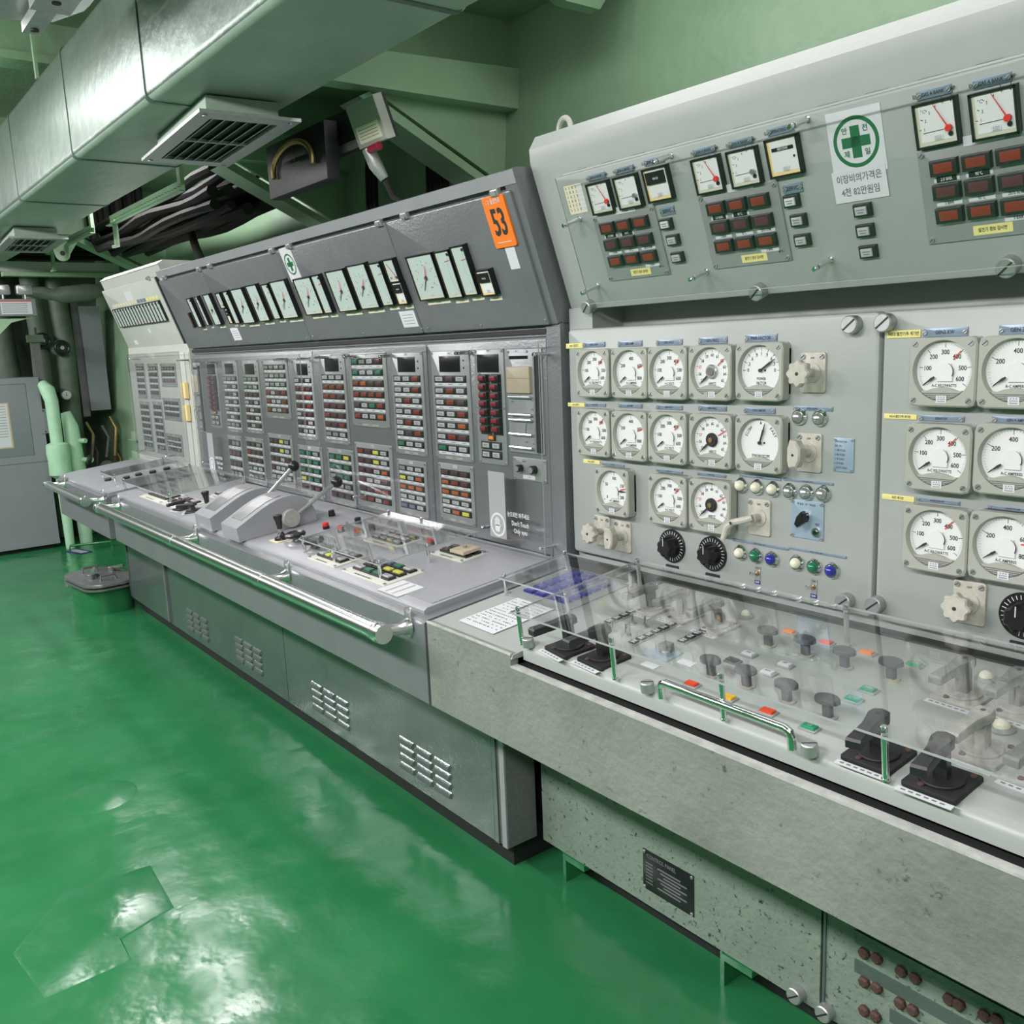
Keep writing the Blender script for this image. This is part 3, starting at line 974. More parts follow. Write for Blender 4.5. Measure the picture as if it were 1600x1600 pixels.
b.box(-8.298, -8.288, 0.15, 1.528, 0.037, 0.075, CABIN)
wchild(CB, 'front_panel', b)
b = MB()
uh, vh = FC.px(70, 658)
b.slab(uh - 0.035, uh + 0.025, vh - 0.10, vh + 0.10, 0, 0.006, CABIN, T=FC.M(0, 0))
for s_ in (-1, 1):
    b.cyl(uh - 0.005, vh + s_ * 0.085, 0.006, 0.009, 0.006, INK, 8, T=FC.M(0, 0))
wchild(CB, 'hinge', b)
wchild(CB, 'plinth_or_gap_shade', MB().box(-8.90, -8.34, 0.2, 1.49, 0, 0.035, VOID))
u0, v0 = FC.px(0, 630)
u1, v1 = FC.px(21, 700)
b = MB()
b.box(-0.16, u1 - u0 + 0.006, v1 - v0, 0, 0, 0.001, TAN)
b.box(-0.15, u1 - u0 - 0.006, v1 - v0 + 0.01, -0.01, 0.001, 0.002, PAPER)
for i in range(12):
    b.box(-0.14, u1 - u0 - 0.02, -0.03 - i * 0.022, -0.026 - i * 0.022, 0.002, 0.0022, INKG)
place('notice', lambda: b, FC.M(u0, v0, 0.001), 'notice_sheet', 'white notice taped on the blue-grey cabinet door', 'notice')

# tall box against the far wall
b, fr = MB(), MB()
b.box(-8.86, -8.66, 1.985, 2.150, 1.10, 2.00, CABIN)
fr.box(-8.90, -8.70, 1.925, 1.983, 1.05, 2.03, LEVERD)
place('tall', lambda: [('cover', b), ('side_frame', fr)], Matrix.Identity(4), 'tall_locker', 'tall narrow grey box standing against the dark pipes', 'box')
b = MB()
b.box(-9.2, -8.75, 2.16, 2.24, 0.35, 2.3, VOID)


def pipe(pts, r, m, name, label, cat='pipe', group=None, extra=()):
    o = V(pts[0])
    mb = MB().tube([V(p) - o for p in pts], r, m, 16)
    parts = [('pipe_run', mb)]
    for n_, q, l_ in extra:
        q.v = [tuple(V(p) - o) for p in q.v]
        parts.append((n_, q, None, l_))
    return place((name, label), lambda: parts if extra else mb, T3(o), name, label, cat, group)


lag = MB().lathe([(0.05, 0.885), (0.085, 0.87), (0.092, 0.80), (0.085, 0.74), (0.088, 0.62), (0.05, 0.59)], PIPEM, 20, T3((-8.2, 1.585, 0)))
pipe([(-8.2, 1.585, 0.0), (-8.2, 1.585, 0.6), (-8.2, 1.585, 1.22), (-8.22, 1.57, 1.31), (-8.28, 1.55, 1.36)], [0.035, 0.045, 0.052, 0.058, 0.04], PIPEM, 'pipe', 'mint green lagged pipe with a thick collar beside the cabinet', extra=[('lagging_collar', lag, None)])
v1_, v2_ = MB(), MB()
v1_.tube([(-8.28, 1.74, 0.88), (-8.18, 1.80, 0.88)], 0.02, PIPEM, 8)
v2_.tube([(-8.28, 1.74, 0.72), (-8.16, 1.83, 0.72)], 0.02, PIPEM, 8)
v2_.lathe([(0.03, 0), (0.045, 0.01), (0.045, 0.02), (0.03, 0.03)], BLACK, 12, T3((-8.16, 1.82, 0.72)) @ RX(70))
pipe([(-8.28, 1.73, 0.0), (-8.28, 1.73, 0.62), (-8.28, 1.72, 1.0), (-8.30, 1.70, 1.12)], [0.05, 0.07, 0.062, 0.04], PIPEM, 'pipe', 'second mint green pipe with two stub valves, behind the thick one', extra=[('valve', v1_, None), ('valve', v2_, 'black-wheeled valve stub')])
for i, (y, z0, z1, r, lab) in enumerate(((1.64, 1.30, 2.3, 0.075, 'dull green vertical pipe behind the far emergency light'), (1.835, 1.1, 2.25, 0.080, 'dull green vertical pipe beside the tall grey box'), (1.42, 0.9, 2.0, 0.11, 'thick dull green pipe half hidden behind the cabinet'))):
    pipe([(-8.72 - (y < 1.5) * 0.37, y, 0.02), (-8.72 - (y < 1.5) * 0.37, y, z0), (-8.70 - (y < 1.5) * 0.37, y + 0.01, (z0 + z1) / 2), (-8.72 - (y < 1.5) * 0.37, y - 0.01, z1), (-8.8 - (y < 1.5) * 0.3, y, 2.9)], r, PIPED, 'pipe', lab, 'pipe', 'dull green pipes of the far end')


def valve():
    b, h = MB(), MB()
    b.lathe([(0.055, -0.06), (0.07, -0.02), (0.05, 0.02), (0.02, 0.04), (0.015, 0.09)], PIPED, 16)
    N = 24
    h.tube([(0.052 * math.cos(2 * math.pi * i / N), 0.052 * math.sin(2 * math.pi * i / N), 0.09) for i in range(N + 1)], 0.013, BLACK, 8)
    h.cyl(0, 0, 0.08, 0.10, 0.016, STEEL, 12)
    for a in (0, 60, 120):
        h.box(-0.05, 0.05, -0.006, 0.006, 0.086, 0.094, BLACK, RZ(a))
    return [('bonnet', b), ('handwheel', h)]


place('valve', valve, T3((-8.60, 1.64, 1.715)) @ RY(90), 'valve', 'black handwheel valve, upper of two, in the dark pipework', 'valve', 'handwheel valves of the far pipes')
place('valve', None, T3((-8.60, 1.78, 1.650)) @ RY(90), 'valve', 'black handwheel valve, lower of two, beside the tall box', 'valve', 'handwheel valves of the far pipes')
b = MB()
b.cyl(0, 0, 0, 0.035, 0.042, STEEL, 20, c=0.004)
b.cyl(0, 0, 0.035, 0.036, 0.034, WHITE, 20)
b.cyl(0, 0, -0.16, 0, 0.014, LEVERD, 10)
bar2(b, (0, -0.01), (0.0, 0.026), 0.003, 0.001, 0.037, INK)
place('pgauge', lambda: b, T3((-8.53, 1.765, 1.255)) @ RY(90) @ RZ(90), 'pressure_gauge', 'small round pressure gauge among the dark pipes', 'gauge')
b = MB()
b.box(-0.03, 0.03, -0.06, 0.06, 0.30, 0.36, PIPED)
b.box(-0.012, 0.012, -0.03, 0.03, -0.02, 0.30, LEVERD)
b.cyl(0, 0, 0.36, 0.42, 0.02, PIPED, 10)
place('yoke', lambda: b, T3((-8.45, 1.57, 1.40)), 'valve_yoke', 'grey forged valve yoke above the mint green pipe', 'valve')
# lagged horizontal pipe and the casing above it
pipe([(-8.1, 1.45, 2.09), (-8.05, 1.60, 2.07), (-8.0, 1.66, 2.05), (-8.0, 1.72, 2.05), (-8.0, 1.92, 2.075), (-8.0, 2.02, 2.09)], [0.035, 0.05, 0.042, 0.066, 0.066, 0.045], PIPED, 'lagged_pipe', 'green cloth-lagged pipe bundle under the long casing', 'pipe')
b, q = MB(), MB()
b.box(-8.06, -7.98, 1.30, 2.17, 2.225, 2.300, LEFTP)
q.box(-8.05, -7.96, 1.32, 2.16, 2.19, 2.222, BEAMG)
b.v = [tuple(V(p) - V((-8, 1.7, 2.2))) for p in b.v]
q.v = [tuple(V(p) - V((-8, 1.7, 2.2))) for p in q.v]
place('casing', lambda: [('cover', b), ('base_rail', q)], T3((-8, 1.7, 2.2)), 'cable_casing', 'long pale horizontal casing under the deck beams at the far end', 'casing')
for i in range(4):
    pipe([(-8.3 + i * 0.1, 0.9, 2.38 + i * 0.03), (-8.3 + i * 0.1, 1.6, 2.36 + i * 0.03), (-8.3 + i * 0.1, 2.15, 2.37 + i * 0.03)], 0.022, CABLE, 'cable', ('lowest', 'second', 'third', 'topmost')[i] + ' dark cable crossing above the pale casing', 'cable', 'dark cables crossing at the far end')
# emergency light
FE = FX(-7.8)
bb, ll, lb = MB(), MB(), MB()
(ua, va), (ub, vb) = FE.px(57, 467), FE.px(57, 493)
bb.slab(-0.27, 0, -0.125, 0, -0.07, 0, CABIN, c=0.004)
lb.box(-0.24, -0.03, -0.112, -0.012, 0, 0.001, PAPER)
lb.box(-0.24, -0.03, -0.020, -0.012, 0.001, 0.0016, REDP)
for k in range(5):
    lb.box(-0.23, -0.06, -0.038 - k * 0.015, -0.034 - k * 0.015, 0.001, 0.0014, INKG)
def elamp(x):
    q = MB()
    q.slab(x - 0.055, x + 0.055, 0.03, 0.105, -0.05, 0.0, ALU, r=0.015, c=0.006)
    q.cyl(x, 0.0, 0, 0.03, 0.008, STEEL, 8, T=RX(-90))
    return q
place('elight', lambda: [('battery_box', bb), ('label_plate', lb, None, 'white label with a red stripe'), ('lamp_head', elamp(-0.065)), ('lamp_head', elamp(-0.215))], FE.M(FE.px(55, 467)[0], FE.px(55, 467)[1]), 'emergency_light', 'twin-head emergency light with a white label, above the cabinet', 'light')
b = MB()
b.prism([(-0.5, 0.0), (-0.5, -0.35), (-0.17, -0.03), (-0.05, 0.0)], -0.05, -0.03, BEAMG)
place('gusset', lambda: b, FE.M(FE.px(57, 497)[0], FE.px(57, 497)[1]), 'shelf_gusset', 'light green triangular gusset under the emergency light', 'bracket')
b = MB()
for k in range(7):
    y, z = 1.9 + rc.random() * 0.25, 0.75 + rc.random() * 0.3
    b.tube([(-8.6, y, z), (-8.55, y + 0.03, z - 0.1), (-8.5, y - 0.02, z - 0.25 - rc.random() * 0.1)], 0.012, (BRASS, LEVERD, RUST)[k % 3], 8)
b.ball((-8.5, 2.02, 0.60), 0.07, LEVERD)
b.ball((-8.45, 1.88, 0.50), 0.08, VOID)
place('pump', lambda: b, Matrix.Identity(4), 'pump_unit', 'dark oily pump unit with small pipes low beside the tall box', 'pump')
for (x, y, z, lab) in ((-8.0, 0, 0.90, 'upper small green terminal box on the side bulkhead'), (-8.0, 0, 0.74, 'lower small green terminal box on the side bulkhead')):
    place('tbox', lambda: [('box', MB().slab(-0.07, 0.07, -0.03, 0.03, 0, 0.05, BEAMG, c=0.004)), ('bracket', MB().box(-0.10, 0.10, -0.036, -0.030, 0, 0.07, BEAMG))], Fr((0, wy(z) - 0.002, 0), (0, 0, 1)).M(x, z), 'terminal_box', lab, 'box')
tb = Fr((0, wy(0.8) - 0.002, 0), (0, 0, 1))

# ---- raised hatch in the deck
HT = root('deck_hatch', T3((-6.035, 1.315, 0)) @ RZ(6) @ Matrix.Scale(0.93, 4), 'raised round-cornered deck hatch with a steel lid and green coaming', 'hatch')
b = MB()
b.slab(-0.245, 0.245, -0.145, 0.145, 0.0, 0.165, FLOOR, r=0.10, seg=6)
child(HT, 'coaming', b, 'green painted coaming')
b = MB()
b.slab(-0.285, 0.285, -0.175, 0.175, 0.165, 0.178, HATCHM, r=0.12, seg=7)
b.slab(-0.275, 0.275, -0.168, 0.168, 0.180, 0.190, BLACK, r=0.115, seg=7)
b.slab(-0.285, 0.285, -0.175, 0.175, 0.190, 0.212, HATCHM, r=0.12, c=0.005, seg=7)
child(HT, 'lid', b)
for x, y, a in ((-0.06, 0.10, 20), (0.06, -0.08, 150)):
    b = MB()
    b.cyl(x, y, 0.212, 0.246, 0.024, HATCHM, 16, c=0.003)
    b.tube([(x, y, 0.236), (x + 0.12 * math.cos(math.radians(a)), y + 0.12 * math.sin(math.radians(a)), 0.262)], 0.009, CHROME, 10)
    child(HT, 'locking_lever', b)
for x in (-0.17, 0.17):
    b = MB()
    b.tube([(x, -0.06, 0.212), (x, -0.055, 0.245), (x, 0.035, 0.245), (x, 0.04, 0.212)], 0.009, HATCHM, 8)
    child(HT, 'grip', b)
b = MB()
b.box(-0.06, 0.02, -0.03, 0.0, 0.212, 0.216, VOID)
child(HT, 'name_tab', b, 'dark name tab')
pd, pk = MB(), MB()
pk.slab(-0.022, 0.022, -0.050, 0.0, -0.008, 0.008, ALU, r=0.004, c=0.002)
pk.cyl(0, -0.026, 0.008, 0.0085, 0.010, INKG, 12)
pd.tube([(-0.013, 0, 0), (-0.013, 0.018, 0), (0, 0.030, 0), (0.013, 0.018, 0), (0.013, 0, 0)], 0.004, STEEL, 8)
place('padlock', lambda: [('body', pk), ('shackle', pd)], T3((-6.295, 1.165, 0.150)) @ RX(90), 'padlock', 'small steel padlock hanging on the hatch rim', 'padlock')
place('loop', lambda: MB().tube([(-0.16, 0, 0), (-0.155, 0, 0.045), (0.155, 0, 0.045), (0.16, 0, 0)], 0.010, FLOOR, 8), T3((-8.0, 1.70, 0.0)) @ RZ(75), 'deck_loop', 'low green grab loop on the deck by the cabinet foot', 'handle')
b = MB()
b.slab(-0.12, 0.12, -0.055, 0.055, 0, 0.004, NAVY)
b.box(-0.10, 0.10, -0.03, 0.03, 0.004, 0.0046, LEVERP)
p = ray(123, 862, 2, 0.0)
place('navy', lambda: b, T3((p.x, p.y, 0.001)) @ RZ(15), 'deck_label', 'navy label plate lying on the green deck', 'label')

# faint welded patches of the deck
for i, poly in enumerate((((100, 1395), (235, 1352), (272, 1418), (190, 1468), (205, 1500), (70, 1560), (20, 1490)), ((112, 1240), (165, 1225), (205, 1236), (195, 1258), (140, 1268)))):
    pts = [ray(x, y, 2, 0) for x, y in poly]
    if i == 1:
        c0 = ray(156, 1245, 2, 0)
        pts = [c0 + V((0.125 * math.cos(a / 12 * math.pi), 0.125 * math.sin(a / 12 * math.pi), 0)) for a in range(24)][::-1]
    o = pts[0]
    b = MB()
    c_ = sum(pts, V()) / len(pts)
    b.rings([[(p.x, p.y, 0) for p in pts][::-1], [((p + (c_ - p).normalized() * 0.012).x, (p + (c_ - p).normalized() * 0.012).y, 0.003) for p in pts][::-1]], FLOOR)
    struct(f'trim_{11 + i}', b)

# ================================================================ instruments
def sticker(b, x, y, w, h, z):
    b.box(x - w / 2, x + w / 2, y - h / 2, y + h / 2, z, z + 0.0005, PAPER)
    for i, (yy, n_) in enumerate(((0.28, 3), (0.0, 4), (-0.3, 5))):
        for k in range(n_):
            xx = x - w * 0.36 + (k + 0.5) * w * 0.72 / n_
            b.box(xx - w * 0.05, xx + w * 0.05, y + yy * h - h * 0.07, y + yy * h + h * 0.07, z + 0.0005, z + 0.0007, INKG)


def gauge(kind, needle, red=None, hub=None):
    def f():
        H, R, D = 0.0645, 0.0565, 0.030
        N = 48
        case = MB()
        case.slab(-H, H, -H, H, 0, 0.006, CASE, r=0.012, T=T3((0, 0, 0)))
        # body with a round opening
        def sq(i, d):
            t = 2 * math.pi * i / N
            c, s_ = math.cos(t), math.sin(t)
            k = 1 / max(abs(c), abs(s_))
            x, y = (H - d) * c * k, (H - d) * s_ * k
            rr = 0.012
            lx, ly = H - d - rr, H - d - rr
            if abs(x) > lx and abs(y) > ly:
                q = V((abs(x) - lx, abs(y) - ly)).normalized() * rr
                x, y = math.copysign(lx + q.x, x), math.copysign(ly + q.y, y)
            return x, y
        cy = 0.003
        rg = [[(*sq(i, 0), 0.0) for i in range(N)], [(*sq(i, 0), D - 0.003) for i in range(N)], [(*sq(i, 0.003), D) for i in range(N)],
              [(R * math.cos(2 * math.pi * i / N), cy + R * math.sin(2 * math.pi * i / N), D) for i in range(N)],
              [((R - .002) * math.cos(2 * math.pi * i / N), cy + (R - .002) * math.sin(2 * math.pi * i / N), D - 0.012) for i in range(N)]]
        case.rings(rg, CASE, None, True, False)
        # ribbed cover at the foot of the dial
        yb = -0.034
        pts = [arc(R * 0.985, a, 0, cy) for a in range(222, 319, 8)]
        top = [(x, yb - 0.004 + 0.010 * (1 - (x / 0.036) ** 2)) for x in (0.030, 0.018, 0.006, -0.006, -0.018, -0.030)]
        case.prism(pts + top, D - 0.011, D - 0.001, CASE, c=0.002)
        for k in range(4):
            w = 0.034 - k * 0.005
            case.box(-w, w, yb - 0.006 - k * 0.0035, yb - 0.0045 - k * 0.0035, D - 0.002, D - 0.0003, LEVERD)
        sticker(case, 0.002 if kind != 'hz' else 0.008, -0.050, 0.020, 0.014, D)
        if kind == 'hz':
            case.cyl(-0.009, -0.051, D - 0.002, D + 0.001, 0.006, CASE, 12)
        dial = MB()
        z = D - 0.0125
        dial.cyl(0, cy, z - 0.004, z, R - 0.001, WHITE, 40)
        z += 0.0002
        def tick(a, r0, r1, w):
            bar2(dial, arc(r0, a, 0, cy), arc(r1, a, 0, cy), w, w, z, INK, 0.0002)
        def num(t, a, r, h=0.0088, m=INK):
            x, y = arc(r, a, 0, cy)
            dial.text(t, x, y, h, m, z + 0.0003, sx=0.85)
        if kind in ('kw', 'v', 'amp', 'amps'):
            lab = {'kw': ['', '100', '200', '300', '400', '500', '600'], 'v': ['', '100', '200', '300', '400', '500', '600'], 'amp': ['', '200', '400', '600', '800'], 'amps': ['0', '50', '100', '150', '200']}[kind]
            n = len(lab) - 1
            for k in range(n * 10 + 1):
                tick(215 - 250 * k / (n * 10), 0.0475 if k % 5 else 0.046, 0.051, 0.00016)
            for k in range(n + 1):
                a = 215 - 250 * k / n
                tick(a, 0.0425, 0.051, 0.0005)
                num(lab[k], a if k < n else a + 6, 0.0335)
            dial.text({'kw': 'A-C KILOWATTS', 'v': 'A-C VOLTS', 'amp': 'A-C AMPERES', 'amps': 'A-C AMPERES'}[kind], 0, -0.0255, 0.0056, INK, z + 0.0003, sx=0.8)
            dial.text('Westinghouse', 0, 0.004, 0.002, INKG, z + 0.0003)
            # pivot cover with a dark curved edge
            dial.prism([(-0.013, -0.018), (0.016, -0.018), (0.017, 0.003), (0.012, 0.016), (0, 0.019), (-0.012, 0.014), (-0.015, 0.0)], z, z + 0.003, WHITE, c=0.001)
            for k in range(7):
                bar2(dial, arc(0.0175, 64 - k * 13), arc(0.0175, 64 - (k + 1) * 13), 0.0003 + 0.0001 * k, 0.0004 + 0.0001 * k, z + 0.0028, INK, 0.0004)
        elif kind == 'hz':
            for k in range(41):
                tick(215 - 250 * k / 40, 0.047 if k % 4 else 0.044, 0.051, 0.0002 if k % 4 else 0.0005)
            for k in range(11):
                num(str(55 + k), 215 - 25 * k, 0.0375, 0.0072, PINKR if k == 2 else INK)
            dial.text('HERTZ', 0, -0.026, 0.0065, INK, z + 0.0003, sx=0.8)
        elif kind == 'pf':
            for k, t in enumerate(('0', '.3', '.6', '.9', '1', '.9', '.6', '.3', '0')):
                a = 180 - 22.5 * k
                tick(a, 0.042, 0.051, 0.0005)
                num(t, a, 0.036, 0.008)
            for k in range(49):
                tick(183 - 186 * k / 48, 0.0465, 0.051, 0.0002)
            dial.text('POWER', 0, -0.016, 0.0062, INK, z + 0.0003, sx=0.8)
            dial.text('FACTOR', 0, -0.0255, 0.0062, INK, z + 0.0003, sx=0.8)
        else:
            dial.prism([arc(0.042, 90 - 3, 0, cy), arc(0.050, 90, 0, cy), arc(0.042, 90 + 3, 0, cy)][::-1], z, z + 0.0003, INK)
            for i, ch in enumerate('SLOW'):
                a = 158 - i * 9
                x, y = arc(0.042, a, 0, cy)
                dial.text(ch, x, y, 0.007, INK, z + 0.0003, rot=math.radians(a - 90))
            for i, ch in enumerate('FAST'):
                a = 50 - i * 9
                x, y = arc(0.042, a, 0, cy)
                dial.text(ch, x, y, 0.007, INK, z + 0.0003, rot=math.radians(a - 90))
            dial.text('SYNCHROSCOPE', 0, -0.027, 0.006, INK, z + 0.0003, sx=0.75)
        parts = [('case', case), ('dial', dial)]
        if red is not None:
            rm = MB()
            bar2(rm, arc(0.026 if hub is None else 0.022, red, 0, cy), arc(0.047, red, 0, cy), 0.0011, 0.0007, z + 0.002, REDP)
            parts.append(('limit_mark', rm, None, 'red limit mark'))
        nd = MB()
        r0 = 0.021 if kind in ('kw', 'v', 'amp', 'amps') else -0.004
        bar2(nd, arc(r0, needle, 0, cy), arc(0.030, needle, 0, cy), 0.0016, 0.0026, z + 0.004, INK, 0.001)
        bar2(nd, arc(0.030, needle, 0, cy), arc(0.047, needle, 0, cy), 0.0020, 0.0004, z + 0.004, INK, 0.001)
        if kind in ('pf', 'sync'):
            nd.cyl(0, cy, z + 0.003, z + 0.007, 0.004, INK, 14)
            nd.cyl(0.010, cy + 0.0, z, z + 0.001, 0.0025, INK, 10)
        parts.append(('needle', nd))
        if hub:
            hb = MB()
            hb.cyl(0, cy, z + 0.001, z + 0.007, 0.0165, MBLACK if hub == 'black' else ALU, 24, c=0.002)
            hb.cyl(0, cy, z + 0.007, z + 0.009, 0.006 if hub == 'black' else 0.010, BRASS if hub == 'black' else LEVERD, 16)
            parts.append(('hub', hb, None, 'black hub with a brass screw' if hub == 'black' else 'bare metal hub'))
        sc = slot_screw(0.0055, 0.0015, ALU, 40).mesh('screw')
        for sx_, sy_ in ((-1, -1), (1, -1), (1, 1), (-1, 1)):
            parts.append(('screw', sc, None, None, T3((sx_ * 0.0525, sy_ * 0.0525, D))))
        return parts
    return f


GAUGES = [
    # x0, y0, x1, y1 in the photograph, kind, needle, red, hub, label
    (898, 547, 953, 621, 'kw', 215, 48, None, 'small-looking kilowatt meter at the top end of the upper row, beside the grey console'),
    (953, 545, 1012, 623, 'amp', 215, 22, None, 'ampere meter of the upper row, between kilowatt meter and volt meter'),
    (1011, 544, 1073, 624, 'v', 215, 42, None, 'volt meter of the upper row, next to the frequency meter with bare metal hub'),
    (1074, 541, 1144, 626, 'hz', 222, 38, 'bare', 'frequency meter reading HERTZ with a bare metal hub'),
    (1147, 537, 1225, 627, 'pf', 33, None, None, 'round dial meter reading POWER FACTOR, needle up to the right'),
    (900, 641, 954, 713, 'kw', 215, 48, None, 'kilowatt meter at the end of the second row, under a yellow tape'),
    (953, 644, 1012, 720, 'amp', 215, 22, None, 'ampere meter of the second row, between kilowatt and volt meters'),
    (1011, 645, 1073, 726, 'v', 215, 42, None, 'volt meter in the second row beside the black-hubbed frequency meter'),
    (1074, 648, 1145, 733, 'hz', 222, 30, 'black', 'black-hubbed frequency meter in the second row, beside the synchroscope'),
    (1145, 651, 1225, 740, 'sync', 72, None, None, 'synchroscope dial marked SLOW and FAST'),
    (928, 732, 984, 808, 'amps', 3, 12, None, 'lone meter reading up to 200 with its needle pointing sideways'),
    (1012, 743, 1073, 823, 'v', 215, 40, None, 'volt meter of the third row, above a black rheostat dial'),
    (1073, 750, 1144, 835, 'hz', 222, 30, 'black', 'black-hubbed frequency meter of the third row, beside the crank lever'),
    (1418, 530, 1528, 636, 'kw', 215, 50, None, 'large kilowatt meter at the top of the second bay'),
    (1531, 528, 1642, 638, 'amp', 215, 22, None, 'large ampere meter cut by the picture edge, topmost of three'),
    (1411, 665, 1520, 770, 'kw', 215, 50, None, 'large kilowatt meter at middle height of the second bay'),
    (1524, 668, 1634, 774, 'amp', 215, 22, None, 'ampere meter cut by the picture edge, middle of three'),
    (1408, 791, 1513, 900, 'kw', 215, 50, None, 'kilowatt meter lowest in the second bay, above a scalloped handwheel'),
    (1516, 804, 1624, 913, 'amp', 215, 14, None, 'ampere meter cut by the picture edge, lowest of three'),
]
GAUGES[0] = GAUGES[0][:8] + ('kilowatt meter starting the upper row, hard by the grey console',)
for x0, y0, x1, y1, kind, nd, red, hub, lab in GAUGES:
    u, v, w_, h_ = RP.rect(x0, y0, x1, y1, 0.028)
    place(('gauge', kind, nd, red, hub), gauge(kind, nd, red, hub), RP.M(u, v), 'panel_meter', lab, 'meter', 'round dial meters of the switchboard')


def nameplate(w, h, t, m=BLUEP, screws=True, ink=INK):
    def f():
        b = MB()
        b.slab(-w / 2, w / 2, -h / 2, h / 2, 0, 0.0022, m, r=0.001, c=0.0005)
        b.text(t, 0, 0, h * 0.42, ink, 0.0026, sx=0.8)
        if not screws:
            return b
        return [('plate', b)] + [('screw', SCREW_S, None, None, T3((s_ * (w / 2 - 0.005), 0, 0.002)) @ Matrix.Scale(min(1, h / 0.012), 4)) for s_ in (-1, 1)]
    return f


def tag_at(fr, x0, y0, x1, y1, t, w, label, m=BLUEP, screws=True, name='nameplate', cat='nameplate', ink=INK, group=None):
    a, b_ = fr.px(x0, y0, w), fr.px(x1, y1, w)
    W_ = b_[0] - a[0]
    H_ = max(a[1] - b_[1], 0.006)
    place(('tag', round(W_, 3), round(H_, 3), t, m.name), nameplate(W_, H_, t, m, screws, ink), fr.M((a[0] + b_[0]) / 2, (a[1] + b_[1]) / 2, w), name, label, cat, group)


NG = 'engraved nameplates of the switchboard'
for x0, y0, x1, y1, t, lab in (
        (912, 535, 946, 542, 'GEN 1 KW', 'first of the blue-grey nameplates in the upper row, next to yellow tape'),
        (966, 533, 1004, 541, 'GEN AMP', 'blue-grey nameplate above the upper ampere meter'),
        (1026, 531, 1067, 539, 'GEN VOLT', 'blue-grey nameplate above the upper volt meter'),
        (1092, 527, 1137, 537, 'GEN FREQ', 'blue-grey nameplate above the bare-hubbed frequency meter'),
        (1165, 523, 1215, 534, 'PWR FACTOR', 'blue-grey nameplate reading PWR FACTOR'),
        (915, 629, 947, 636, 'GEN 2 KW', 'dull nameplate above the second-row kilowatt meter'),
        (967, 630, 1004, 638, 'GEN AMP', 'dull nameplate above the second-row ampere meter'),
        (1026, 632, 1067, 641, 'GEN VOLT', 'dull nameplate above the second-row volt meter'),
        (1092, 633, 1136, 643, 'GEN FREQ', 'dull nameplate above the second-row frequency meter'),
        (1163, 636, 1212, 647, 'SYNC METER', 'nameplate reading SYNC METER above the synchroscope'),
        (941, 722, 976, 730, 'EXC AMP', 'nameplate above the lone meter reading up to 200'),
        (1026, 732, 1067, 741, 'TB BUS VOLT', 'nameplate reading TB BUS VOLT'),
        (1090, 737, 1135, 747, 'TB BUS FREQ', 'nameplate reading TB BUS FREQ'),
        (1443, 513, 1513, 525, 'GEN3 KW', 'large nameplate reading GEN3 KW'),
        (1562, 508, 1640, 522, 'GEN 3 AMP', 'nameplate above the topmost cut-off ampere meter'),
        (1437, 648, 1507, 660, 'GEN4 KW', 'large nameplate reading GEN4 KW'),
        (1551, 650, 1625, 664, 'GEN 4 AMP', 'nameplate reading GEN 4 AMP'),
        (1432, 776, 1500, 790, 'SHORE PWR KW', 'large nameplate reading SHORE PWR KW'),
        (1544, 788, 1625, 803, 'SHORE PWR AMP', 'nameplate reading SHORE PWR AMP'),
        (1240, 634, 1302, 643, 'SYNC LIGHTS', 'nameplate above two small clear lamps'),
        (1156, 742, 1221, 750, 'GEN RUNNING', 'nameplate above three cream lamps'),
        (1225, 748, 1303, 757, 'TB SYNCHRO LIGHTS', 'nameplate above three clear silver lamps'),
        (1145, 845, 1233, 856, 'READY   CLOSED   OPEN', 'long nameplate above the first cream, green and blue lamps'),
        (1233, 857, 1323, 870, 'READY   CLOSED   OPEN', 'long nameplate above the second cream, green and blue lamps')):
    tag_at(RP, x0, y0, x1, y1, t, 0.0, lab, group=NG)
for x0, y0, x1, y1, t, lab in ((885, 537, 911, 544, 'NO.1 발전기', 'yellow tape beside the first blue-grey nameplate'), (888, 629, 914, 636, 'NO.2 발전기', 'yellow tape beside the second-row kilowatt nameplate'),
                               (912, 717, 938, 726, 'NO.2 발전기', 'yellow tape above the lone 200 meter'), (1387, 517, 1439, 527, 'NO.3 발전기측 계기반', 'yellow tape beside the GEN3 KW nameplate'),
                               (1382, 646, 1433, 656, 'NO.4 발전기측 계기반', 'yellow tape beside the GEN4 KW nameplate'), (1379, 771, 1429, 785, '육전 계기반', 'yellow tape beside the SHORE PWR KW nameplate')):
    tag_at(RP, x0, y0, x1, y1, t, 0.0, lab, YELLOW, False, 'tape_label', 'label')


# ---- lamps, switches and handles of the upright panel
def lamp(m, clear=False):
    def f():
        z = MB()
        z.lathe([(0.0185, 0), (0.0185, 0.004), (0.015, 0.009), (0.0125, 0.009)], CHROME, 24)
        l = MB()
        l.dome(0, 0, 0.007, 0.0125, m, 1.1, 20)
        return [('bezel', z, None, 'chrome bezel'), ('lens', l)]
    return f


